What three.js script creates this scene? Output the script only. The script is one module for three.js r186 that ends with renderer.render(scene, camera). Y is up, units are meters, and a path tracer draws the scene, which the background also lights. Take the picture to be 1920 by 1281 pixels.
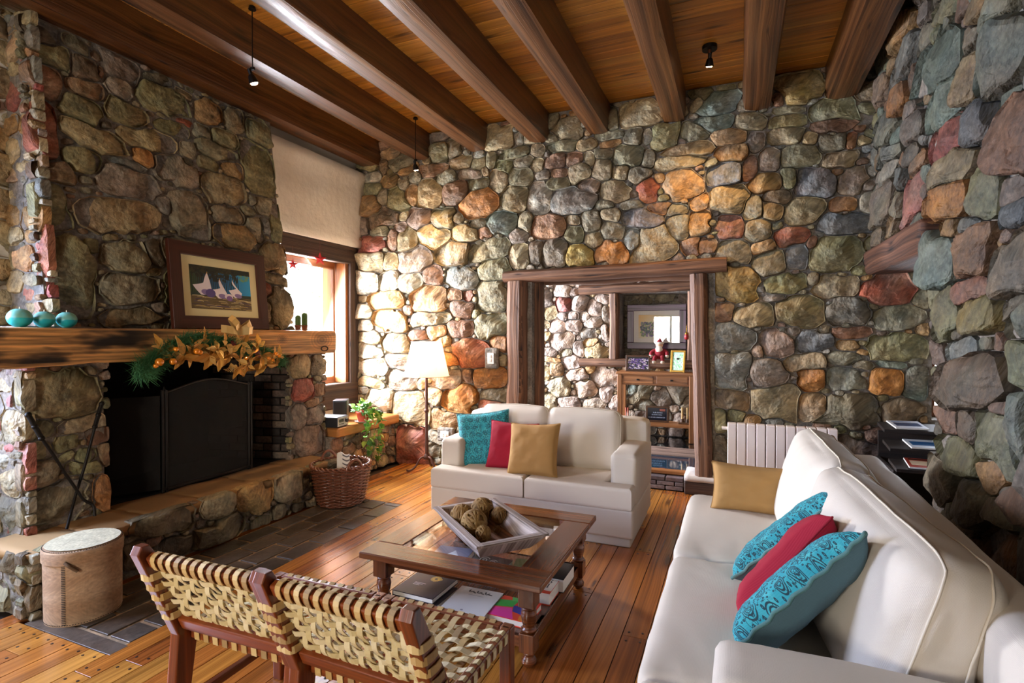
import * as THREE from 'three';
import { RoundedBoxGeometry } from 'three/addons/geometries/RoundedBoxGeometry.js';
import { mergeGeometries, mergeVertices, toCreasedNormals } from 'three/addons/utils/BufferGeometryUtils.js';
import { ImprovedNoise } from 'three/addons/math/ImprovedNoise.js';
import { RectAreaLightUniformsLib } from 'three/addons/lights/RectAreaLightUniformsLib.js';

// ---------------------------------------------------------------- camera, sky, daylight, exposure
// World: x to the right along the far stone wall, y up, the room runs away from the camera along -z. D below means -z.
RectAreaLightUniformsLib.init();
const scene = new THREE.Scene();
const EYE = 1.45, FOCAL = 1000, VIEW_W = 1920, VIEW_H = 1281;
const camera = new THREE.PerspectiveCamera(2 * Math.atan(VIEW_H / 2 / FOCAL) * 180 / Math.PI, VIEW_W / VIEW_H, 0.05, 120);
camera.position.set(0, EYE, 0);
camera.rotation.order = 'YXZ';
camera.rotation.set(-0.72 * Math.PI / 180, 22.8 * Math.PI / 180, 0);
camera.updateMatrixWorld(true);

const renderer = new THREE.WebGLRenderer();
renderer.toneMapping = THREE.LinearToneMapping;
renderer.toneMappingExposure = 1.35;
renderer.shadowMap.enabled = true;

const SKY = new THREE.Color().setRGB(7.0, 7.4, 7.8);
scene.background = SKY;
// daylight standing in each real window opening (the openings are built below)
function daylight(name, w, h, pos, target, intensity, color = 0xe4ecff) {
  const l = new THREE.RectAreaLight(color, intensity, w, h);
  l.name = name; l.position.set(...pos); l.lookAt(...target); scene.add(l);
  return l;
}
daylight('window_daylight_beside_chimney', 1.25, 1.6, [-4.7, 1.65, -4.2], [-2.1, 0.5, -3.3], 88, 0xf0f3ff);
daylight('window_daylight_reading_corner', 1.3, 1.5, [-4.42, 1.56, -0.75], [0, 1.0, -1.6], 34, 0xbcd0ff);
daylight('window_daylight_rear', 1.2, 1.2, [-1.9, 1.5, 3.02], [-1.9, 1.3, 0], 28, 0xfff3e2);
daylight('window_daylight_alcove', 0.7, 1.0, [1.75, 1.25, -5.5], [1.75, 1.2, -4], 9);
daylight('window_daylight_hall', 1.2, 1.7, [-4.05, 1.5, -6.3], [-2, 1.3, -6.3], 75);

// ---------------------------------------------------------------- helpers
function rngOf(seed) { let a = seed >>> 0; return () => { a |= 0; a = a + 0x6D2B79F5 | 0; let t = Math.imul(a ^ a >>> 15, 1 | a); t = t + Math.imul(t ^ t >>> 7, 61 | t) ^ t; return ((t ^ t >>> 14) >>> 0) / 4294967296; }; }
const rnd = rngOf(20240611);
const R = (a, b) => a + (b - a) * rnd();
const V = (x, y, z) => new THREE.Vector3(x, y, z);
const RAD = Math.PI / 180;
const noise3 = (() => { const n = new ImprovedNoise(); return (x, y, z) => n.noise(x + 31.7, y + 17.3, z + 5.1); })();
const fbm = (x, y, z, o = 4) => { let s = 0, a = 0.5, f = 1; for (let i = 0; i < o; i++) { s += a * noise3(x * f, y * f, z * f); a *= 0.5; f *= 2.03; } return s; };
// a pixel of the photograph gives a direction; the distance comes from the surface the thing touches
function ray(u, v) { return V((u - VIEW_W / 2) / FOCAL, (VIEW_H / 2 - v) / FOCAL, -1).applyQuaternion(camera.quaternion); }
const atY = (u, v, y) => { const d = ray(u, v); return d.multiplyScalar((y - EYE) / d.y).add(camera.position); };
const atX = (u, v, x) => { const d = ray(u, v); return d.multiplyScalar(x / d.x).add(camera.position); };
const atD = (u, v, D) => { const d = ray(u, v); return d.multiplyScalar(-D / d.z).add(camera.position); };

const used = {};
function numbered(name) { const n = used[name] = (used[name] ?? -1) + 1; return n ? `${name}_${String(n).padStart(3, '0')}` : name; }
function tag(o, label, category, group, kind) { o.userData.label = label; if (category) o.userData.category = category; if (group) o.userData.group = group; if (kind) o.userData.kind = kind; return o; }
function thing(name, label, category, [x, y, z] = [0, 0, 0], turn = 0, group) {
  const o = new THREE.Group(); o.name = numbered(name); o.position.set(x, y, z); o.rotation.y = turn; scene.add(o);
  return tag(o, label, category, group);
}
function setting(name, label) { const o = new THREE.Group(); o.name = name; scene.add(o); o.userData.kind = 'structure'; o.userData.label = label; return o; }
function add(parent, name, geo, mat, pos, rot) {
  const m = new THREE.Mesh(geo, mat); m.name = name; m.castShadow = m.receiveShadow = true;
  if (pos) m.position.set(...pos); if (rot) m.rotation.set(...rot);
  parent.add(m); return m;
}
function xf(geo, pos = [0, 0, 0], rot = [0, 0, 0], scl = [1, 1, 1]) {
  const q = new THREE.Quaternion().setFromEuler(new THREE.Euler(...rot));
  return geo.applyMatrix4(new THREE.Matrix4().compose(V(...pos), q, V(...scl)));
}
// uv in metres, u along the grain axis (0 x, 1 y, 2 z)
function boxUV(geo, grain = 0, du = 0, dv = 0) {
  const g = geo.index ? geo.toNonIndexed() : geo; const p = g.attributes.position, n = g.attributes.normal, uv = new Float32Array(p.count * 2);
  const c = new Array(3), m = new Array(3);
  for (let i = 0; i < p.count; i += 3) {
    m[0] = m[1] = m[2] = 0;
    for (let k = 0; k < 3; k++) { m[0] += Math.abs(n.getX(i + k)); m[1] += Math.abs(n.getY(i + k)); m[2] += Math.abs(n.getZ(i + k)); }
    const ax = m[0] > m[1] && m[0] > m[2] ? 0 : m[1] > m[2] ? 1 : 2;
    const others = [0, 1, 2].filter(k => k !== ax);
    const a = others.includes(grain) ? grain : others[0], b = others.find(k => k !== a);
    for (let k = 0; k < 3; k++) { c[0] = p.getX(i + k); c[1] = p.getY(i + k); c[2] = p.getZ(i + k); uv[(i + k) * 2] = c[a] + du; uv[(i + k) * 2 + 1] = c[b] + dv; }
  }
  g.setAttribute('uv', new THREE.BufferAttribute(uv, 2)); return g;
}
function box(w, h, d, r = 0.006, grain, seg = 2) {
  const rr = Math.min(r, w / 2.01, h / 2.01, d / 2.01);
  const g = new RoundedBoxGeometry(w, h, d, seg, rr);
  if (grain === undefined) grain = w >= h && w >= d ? 0 : h >= d ? 1 : 2;
  return boxUV(g, grain, R(0, 5), R(0, 5));
}
// a box between two corners given as x, y, D ranges
function boxAt(x0, x1, y0, y1, d0, d1, r, grain) { const g = box(x1 - x0, y1 - y0, d1 - d0, r, grain); return g.translate((x0 + x1) / 2, (y0 + y1) / 2, -(d0 + d1) / 2); }
const plainBox = (x0, x1, y0, y1, d0, d1, grain = 0) => boxUV(new THREE.BoxGeometry(x1 - x0, y1 - y0, d1 - d0), grain).translate((x0 + x1) / 2, (y0 + y1) / 2, -(d0 + d1) / 2);
function displace(geo, f) {
  const p = geo.attributes.position, v = V(0, 0, 0);
  for (let i = 0; i < p.count; i++) { v.fromBufferAttribute(p, i); f(v); p.setXYZ(i, v.x, v.y, v.z); }
  geo.computeVertexNormals(); return geo;
}
function weld(geo) { const g = geo.clone(); g.deleteAttribute('normal'); g.deleteAttribute('uv'); const w = mergeVertices(g, 1e-4); w.computeVertexNormals(); return w; }
function merge(list) {
  return mergeGeometries(list.map(g => { const n = g.index ? g.toNonIndexed() : g; for (const k of Object.keys(n.attributes)) if (!['position', 'normal', 'uv', 'color'].includes(k)) n.deleteAttribute(k); return n; }), false);
}
const lathe = (pts, seg = 24) => new THREE.LatheGeometry(pts.map(([r, y]) => new THREE.Vector2(r, y)), seg);
const tube = (pts, r, seg = 16, rad = 8, closed = false) => new THREE.TubeGeometry(new THREE.CatmullRomCurve3(pts.map(p => p.isVector3 ? p : V(...p)), closed, 'catmullrom', 0.4), seg, r, rad, closed);
const cyl = (r0, r1, h, seg = 20) => new THREE.CylinderGeometry(r0, r1, h, seg);
// a flat band swept along points: width along `across`, given thickness
function band(pts, across, width, thick = 0.003) {
  const P = pts.map(p => p.isVector3 ? p : V(...p)), a = across.clone().normalize(), pos = [], idx = [], uv = []; let len = 0;
  for (let i = 0; i < P.length; i++) {
    const t = P[Math.min(i + 1, P.length - 1)].clone().sub(P[Math.max(i - 1, 0)]).normalize(), n = V(0, 0, 0).crossVectors(t, a).normalize();
    if (i) len += P[i].distanceTo(P[i - 1]);
    for (const [s, m] of [[-1, 1], [1, 1], [1, -1], [-1, -1]]) { const q = P[i].clone().addScaledVector(a, s * width / 2).addScaledVector(n, m * thick / 2); pos.push(q.x, q.y, q.z); uv.push(len, s * width / 2); }
    if (i) for (let k = 0; k < 4; k++) { const b = (i - 1) * 4, c = i * 4, k2 = (k + 1) % 4; idx.push(b + k, c + k, b + k2, b + k2, c + k, c + k2); }
  }
  const e = (P.length - 1) * 4; idx.push(0, 1, 2, 0, 2, 3, e, e + 2, e + 1, e, e + 3, e + 2);
  const g = new THREE.BufferGeometry(); g.setAttribute('position', new THREE.Float32BufferAttribute(pos, 3)); g.setAttribute('uv', new THREE.Float32BufferAttribute(uv, 2)); g.setIndex(idx);
  const out = g.toNonIndexed(); out.computeVertexNormals(); return out;
}

// ---------------------------------------------------------------- textures
function dataTexture(n, m, f, srgb, size) {
  const d = new Uint8Array(n * m * 4);
  for (let y = 0; y < m; y++) for (let x = 0; x < n; x++) { const c = f(x / n, y / m); const o = (y * n + x) * 4; for (let k = 0; k < 3; k++) d[o + k] = Math.max(0, Math.min(255, (Array.isArray(c) ? c[k] : c) * 255)); d[o + 3] = 255; }
  const t = new THREE.DataTexture(d, n, m, THREE.RGBAFormat); t.wrapS = t.wrapT = THREE.RepeatWrapping; t.magFilter = THREE.LinearFilter; t.minFilter = THREE.LinearMipmapLinearFilter; t.generateMipmaps = true;
  if (srgb) t.colorSpace = THREE.SRGBColorSpace; if (size) t.repeat.set(1 / size[0], 1 / size[1]); t.needsUpdate = true; return t;
}
// noise that repeats every 1 in x and y
function tileNoise(x, y, fx, fy, seed, o = 4) { let s = 0, a = 0.5; for (let i = 0; i < o; i++) { const A = x * 2 * Math.PI, B = y * 2 * Math.PI, rx = fx / 6.283, ry = fy / 6.283; s += a * noise3(Math.cos(A) * rx + seed + Math.cos(B) * ry * 0.7, Math.sin(A) * rx + Math.sin(B) * ry * 1.3 + seed * 1.7, Math.cos(B) * ry + Math.sin(B) * ry * 0.6 + seed); a *= 0.55; fx *= 2; fy *= 2; } return s; }
// plain gradient noise that repeats every 1 in x and y, without a direction of its own
function gradNoise(x, y, f, seed, o = 4) {
  let s = 0, a = 0.6;
  const h = (i, j, p, k) => { let n = Math.imul(((i % p) + p) % p, 374761393) ^ Math.imul(((j % p) + p) % p, 668265263) ^ Math.imul(k + 1, 974634777); n = Math.imul(n ^ n >>> 13, 1274126177); return ((n ^ n >>> 16) >>> 0) / 4294967296 * 6.2832; };
  for (let k = 0; k < o; k++) {
    const X = x * f, Y = y * f, i = Math.floor(X), j = Math.floor(Y), u = X - i, v = Y - j, w = t => t * t * t * (t * (t * 6 - 15) + 10), g = (di, dj) => { const t = h(i + di, j + dj, f, seed * 17 + k); return Math.cos(t) * (u - di) + Math.sin(t) * (v - dj); };
    const p = g(0, 0), q = g(1, 0), r = g(0, 1), t = g(1, 1), wu = w(u), wv = w(v);
    s += a * 1.5 * (p + (q - p) * wu + (r - p) * wv + (p - q - r + t) * wu * wv); a *= 0.55; f *= 2;
  }
  return s;
}
const clamp = (x, a = 0, b = 1) => Math.max(a, Math.min(b, x));
function woodTextures(seed, size, contrast, knots) {
  const rr = rngOf(seed), ks = Array.from({ length: knots }, () => [rr(), rr(), 0.012 + rr() * 0.02]);
  const grain = (x, y) => {
    let w = y + 0.03 * tileNoise(x, y, 2, 2, seed, 2); let dark = 0;
    for (const [kx, ky, kr] of ks) { let dx = Math.abs(x - kx); dx = Math.min(dx, 1 - dx); let dy = Math.abs(y - ky); dy = Math.min(dy, 1 - dy); const q = Math.hypot(dx * 0.6, dy); w += 0.04 * Math.exp(-q * q / (kr * kr * 9)); dark += Math.exp(-q * q / (kr * kr)); }
    const fine = tileNoise(x, w, 2, 90, seed + 3, 3), broad = tileNoise(x, w, 1.2, 14, seed + 9, 3);
    return clamp(0.8 + contrast * (0.55 * fine + 0.9 * broad) - 0.45 * Math.min(1, dark));
  };
  const N = 512, M = 512, vals = new Float32Array(N * M);
  for (let y = 0; y < M; y++) for (let x = 0; x < N; x++) vals[y * N + x] = grain(x / N, y / M);
  const at = (x, y) => vals[Math.min(M - 1, y * M | 0) * N + Math.min(N - 1, x * N | 0)];
  return { map: dataTexture(N, M, (x, y) => { const g = at(x, y); return [g, g * (0.86 + 0.14 * g), g * (0.74 + 0.26 * g)]; }, true, size), bump: dataTexture(N, M, at, false, size) };
}
const TW = { fine: woodTextures(11, [1.6, 0.5], 0.45, 2), rough: woodTextures(23, [1.5, 0.45], 0.6, 5), board: woodTextures(37, [2.1, 0.7], 0.42, 6) };
const wood = (color, t = TW.fine, roughness = 0.45, bump = 0.001, extra = {}) => new THREE.MeshPhysicalMaterial({ color, map: t.map, bumpMap: t.bump, bumpScale: bump, roughness, ...extra });
const stoneBump = dataTexture(512, 512, (x, y) => clamp(0.5 + 0.42 * gradNoise(x, y, 6, 3, 6) - 0.25 * Math.abs(gradNoise(x, y, 5, 8, 3))), false, [0.5, 0.5]);
const stoneMap = dataTexture(512, 512, (x, y) => { const a = gradNoise(x, y, 4, 14, 5), b = gradNoise(x, y, 24, 5, 4), s = gradNoise(x, y, 64, 2, 2) > 0.42 ? 0.12 : 0; const v = 0.84 + 0.26 * a + 0.22 * b + s; const warm = 0.07 * gradNoise(x, y, 3, 33, 3); return [v + warm, v, v - warm]; }, true, [0.6, 0.6]);
const plain = (color, roughness = 0.6, extra = {}) => new THREE.MeshPhysicalMaterial({ color, roughness, ...extra });
function canvasTexture(w, h, draw) {
  const c = document.createElement('canvas'); c.width = w; c.height = h; draw(c.getContext('2d'), w, h);
  const t = new THREE.CanvasTexture(c); t.colorSpace = THREE.SRGBColorSpace; t.magFilter = THREE.LinearFilter; return t;
}
const M = {
  stone: new THREE.MeshPhysicalMaterial({ vertexColors: true, map: stoneMap, bumpMap: stoneBump, bumpScale: 0.022, roughness: 0.72 }),
  mortar: new THREE.MeshPhysicalMaterial({ color: 0x8f867a, map: stoneMap, bumpMap: stoneBump, bumpScale: 0.02, roughness: 0.95 }),
  plaster: new THREE.MeshPhysicalMaterial({ color: 0xd9d3c6, bumpMap: stoneBump, bumpScale: 0.006, roughness: 0.9 }),
  beam: wood(0x6a4220, TW.rough, 0.38, 0.004, { clearcoat: 0.45, clearcoatRoughness: 0.28 }),
  log: wood(0x835c40, TW.rough, 0.7, 0.008),
  iron: plain(0x17130f, 0.5, { metalness: 0.6 }),
  black: plain(0x0c0c0d, 0.45),
  brass: plain(0xb98a3a, 0.35, { metalness: 0.9 }),
  white: plain(0xe9e6e0, 0.5),
  paper: plain(0xe6e2d8, 0.8),
  glass: new THREE.MeshPhysicalMaterial({ color: 0xffffff, transmission: 1, roughness: 0.0, thickness: 0, ior: 1.5 }),
};

// ---------------------------------------------------------------- rubble stonework
const STONE = { // sRGB
  g: [156, 144, 115], b: [140, 140, 128], n: [152, 144, 110], o: [180, 138, 84], O: [190, 125, 55], r: [152, 112, 84], R: [168, 90, 62], t: [176, 155, 112], w: [189, 180, 156],
  d: [115, 102, 80], y: [180, 148, 72], p: [147, 128, 111], k: [180, 96, 84], e: [130, 142, 124], T: [186, 165, 122], B: [124, 128, 127], v: [142, 136, 92], q: [190, 166, 147] };
const stoneColor = {}; for (const k in STONE) stoneColor[k] = new THREE.Color().setRGB(STONE[k][0] / 255, STONE[k][1] / 255, STONE[k][2] / 255, THREE.SRGBColorSpace);
// seeds: [s, t, half width, half height, colour] in metres on the plane; every stone is a Mesh of its own
function layStones(parent, o) {
  const rr = rngOf(o.seed), rand = (a, b) => a + (b - a) * rr();
  const P = 3.6, S = [];
  const dist = (q, x, y) => { const dx = x - q.s, dy = y - q.t, X = Math.abs(dx * q.c + dy * q.n) / q.a, Y = Math.abs(-dx * q.n + dy * q.c) / q.b; return Math.pow(Math.pow(X, P) + Math.pow(Y, P), 1 / P); };
  const push = (s, t, a, b, col, fillers) => { const rot = rand(-0.22, 0.22); S.push({ s, t, a, b, col, c: Math.cos(rot), n: Math.sin(rot), fillers }); };
  for (const [s, t, a, b, col] of o.seeds) if (o.inside(s, t)) push(s, t, a, b, col);
  const [s0, s1, t0, t1] = o.region;
  for (const [big, small, tries, lim] of o.passes || [[1, 0.7, 2500, 1.55], [0.6, 0.35, 3000, 1.25], [0.35, 0.22, 2500, 1.12]])
    for (let i = 0; i < tries; i++) {
      const s = rand(s0, s1), t = rand(t0, t1); if (!o.inside(s, t)) continue;
      const a = o.size * rand(small, big), b = a * rand(0.5, 0.85); let ok = true;
      for (const q of S) { if (Math.abs(q.s - s) > q.a * 2 + a * 2 || Math.abs(q.t - t) > q.b * 2 + b * 2) continue; const gx = Math.max(a / q.a, b / q.b) * 0.75; if (dist(q, s, t) < (q.fillers ? 0.95 : lim * 0.72) + gx) { ok = false; break; } }
      if (ok) push(s, t, a, b, o.palette[rr() * o.palette.length | 0], true);
    }
  const out = [];
  const warp = (s, t) => [s + 0.022 * noise3(s * 5.3, t * 5.3, o.seed), t + 0.022 * noise3(s * 5.3, t * 5.3, o.seed + 40)];
  S.forEach((q, i) => {
    const near = S.filter((k, j) => j !== i && Math.hypot(k.s - q.s, k.t - q.t) < 1.6 * (Math.max(q.a, q.b) + Math.max(k.a, k.b)));
    const size = Math.max(q.a, q.b), N = size > 0.16 ? 30 : size > 0.07 ? 24 : 14, rad = [];
    const keep = (x, y) => { const [wx, wy] = warp(x, y); const d = dist(q, wx, wy); if (d > (o.cap || 1.9) || !o.inside(x, y)) return false; for (const k of near) if (dist(k, wx, wy) < d) return false; return true; };
    for (let k = 0; k < N; k++) {
      const th = k / N * Math.PI * 2, cx = Math.cos(th), cy = Math.sin(th); let lo = 0, st = size * 0.12;
      while (lo < size * 1.7 && keep(q.s + cx * (lo + st), q.t + cy * (lo + st))) lo += st;
      let hi = lo + st; for (let m = 0; m < 5; m++) { const mid = (lo + hi) / 2; keep(q.s + cx * mid, q.t + cy * mid) ? lo = mid : hi = mid; }
      rad.push(lo);
    }
    const sm = rad.map((r, k) => 0.13 * rad[(k + N - 1) % N] + 0.74 * r + 0.13 * rad[(k + 1) % N]);
    const mean = sm.reduce((a, b) => a + b, 0) / N; if (mean < 0.018) return;
    const gap = Math.min(0.3 * mean, rand(o.gap?.[0] ?? 0.002, o.gap?.[1] ?? 0.008));
    const H = (o.depth[0] + (o.depth[1] - o.depth[0]) * rr()) * clamp(0.45 + mean * 4.5, 0.5, 1.15), tx = rand(-0.16, 0.16), ty = rand(-0.2, 0.12);
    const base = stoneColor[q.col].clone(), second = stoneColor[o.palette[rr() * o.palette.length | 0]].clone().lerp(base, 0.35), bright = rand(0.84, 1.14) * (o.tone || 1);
    const z0 = rand(0, 60), pos = [], uv = [], col = [], idx = [];
    const cuts = Array.from({ length: 6 }, (_, k) => { const a = rand(0, 6.283); return [Math.cos(a), Math.sin(a), rand(0.15, 0.7) * mean, rand(0.18, 0.6)]; });
    const facet = (s, t) => { let c = 0; for (const [cx, cy, off, sl] of cuts) c = Math.max(c, sl * ((s - q.s) * cx + (t - q.t) * cy - off)); return Math.max(rough(s, t) - Math.min(c, H * 0.75), -H * 0.85); };
    const rough = (s, t) => { const n1 = noise3(s * 4.2, t * 4.2, z0), n2 = noise3(s * 11, t * 11, z0 + 7), n3 = noise3(s * 27, t * 27, z0 + 3); return (Math.abs(n1) - 0.2) * 0.03 * clamp(mean * 7, 0.3, 1.2) + n2 * 0.012 + n3 * 0.006; };
    const put = (x, y, h) => {
      const p = o.origin.clone().addScaledVector(o.ex, x).addScaledVector(o.ey, y).addScaledVector(o.en, h);
      pos.push(p.x, p.y, p.z); uv.push(x + z0 + h, y + z0 * 0.7 + h);
      const m = clamp(0.5 + 1.5 * fbm(x * 5, y * 5, z0, 3)); const c = base.clone().lerp(second, m * 0.7).multiplyScalar(bright * (1 + 0.35 * noise3(x * 14, y * 14, z0 + 11)));
      col.push(c.r, c.g, c.b);
    };
    const rings = size > 0.1 ? [[1, -0.03], [1, 0.62], [0.965, 0.88], [0.87, 0.98], [0.72, 1], [0.54, 1], [0.36, 1], [0.18, 1]] : [[1, -0.03], [0.99, 0.66], [0.9, 0.95], [0.62, 1], [0.3, 1]];
    rings.forEach(([f, h], ri) => { for (let k = 0; k < N; k++) { const th = k / N * Math.PI * 2, r = Math.max(0.004, (sm[k] - gap)) * f, dx = Math.cos(th) * r, dy = Math.sin(th) * r; put(q.s + dx, q.t + dy, ri === 0 ? -0.02 : Math.max(0.004, H * h + (ri > 1 ? facet(q.s + dx, q.t + dy) + tx * dx + ty * dy : 0))); } });
    put(q.s, q.t, Math.max(0.006, H + facet(q.s, q.t)));
    const L = rings.length;
    for (let ri = 0; ri < L - 1; ri++) for (let k = 0; k < N; k++) { const a = ri * N + k, b = ri * N + (k + 1) % N; idx.push(a, b, b + N, a, b + N, a + N); }
    for (let k = 0; k < N; k++) idx.push((L - 1) * N + k, (L - 1) * N + (k + 1) % N, L * N);
    let g = new THREE.BufferGeometry(); g.setAttribute('position', new THREE.Float32BufferAttribute(pos, 3)); g.setAttribute('uv', new THREE.Float32BufferAttribute(uv, 2)); g.setAttribute('color', new THREE.Float32BufferAttribute(col, 3)); g.setIndex(idx);
    g = toCreasedNormals(g, 0.36);
    out.push({ g, area: mean * mean * (q.fillers ? 0.6 : 1) });
  });
  out.sort((a, b) => b.area - a.area);
  const most = o.most || 300;
  out.slice(0, most).forEach(({ g }) => add(parent, 'stone', g, M.stone));
  if (out.length > most) { const m = add(parent, 'small_stones', merge(out.slice(most).map(k => k.g)), M.stone); m.userData.kind = 'stuff'; }
  return out.length;
}
// stones read off the photograph in a window of it, [x, y, w, h, colour] there; project(u, v) puts a pixel on the wall plane and returns [s, t]
function readStones(list, ox, oy, project) {
  const K = 0.375;
  return list.map(([x, y, w, h, c]) => {
    const u = ox + x * K, v = oy + y * K, C = project(u, v), A = project(u - w * K / 2, v), B = project(u + w * K / 2, v), E = project(u, v - h * K / 2), F = project(u, v + h * K / 2);
    return [C[0], C[1], Math.max(0.02, Math.abs(B[0] - A[0]) / 2), Math.max(0.02, Math.abs(E[1] - F[1]) / 2), c];
  });
}

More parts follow.
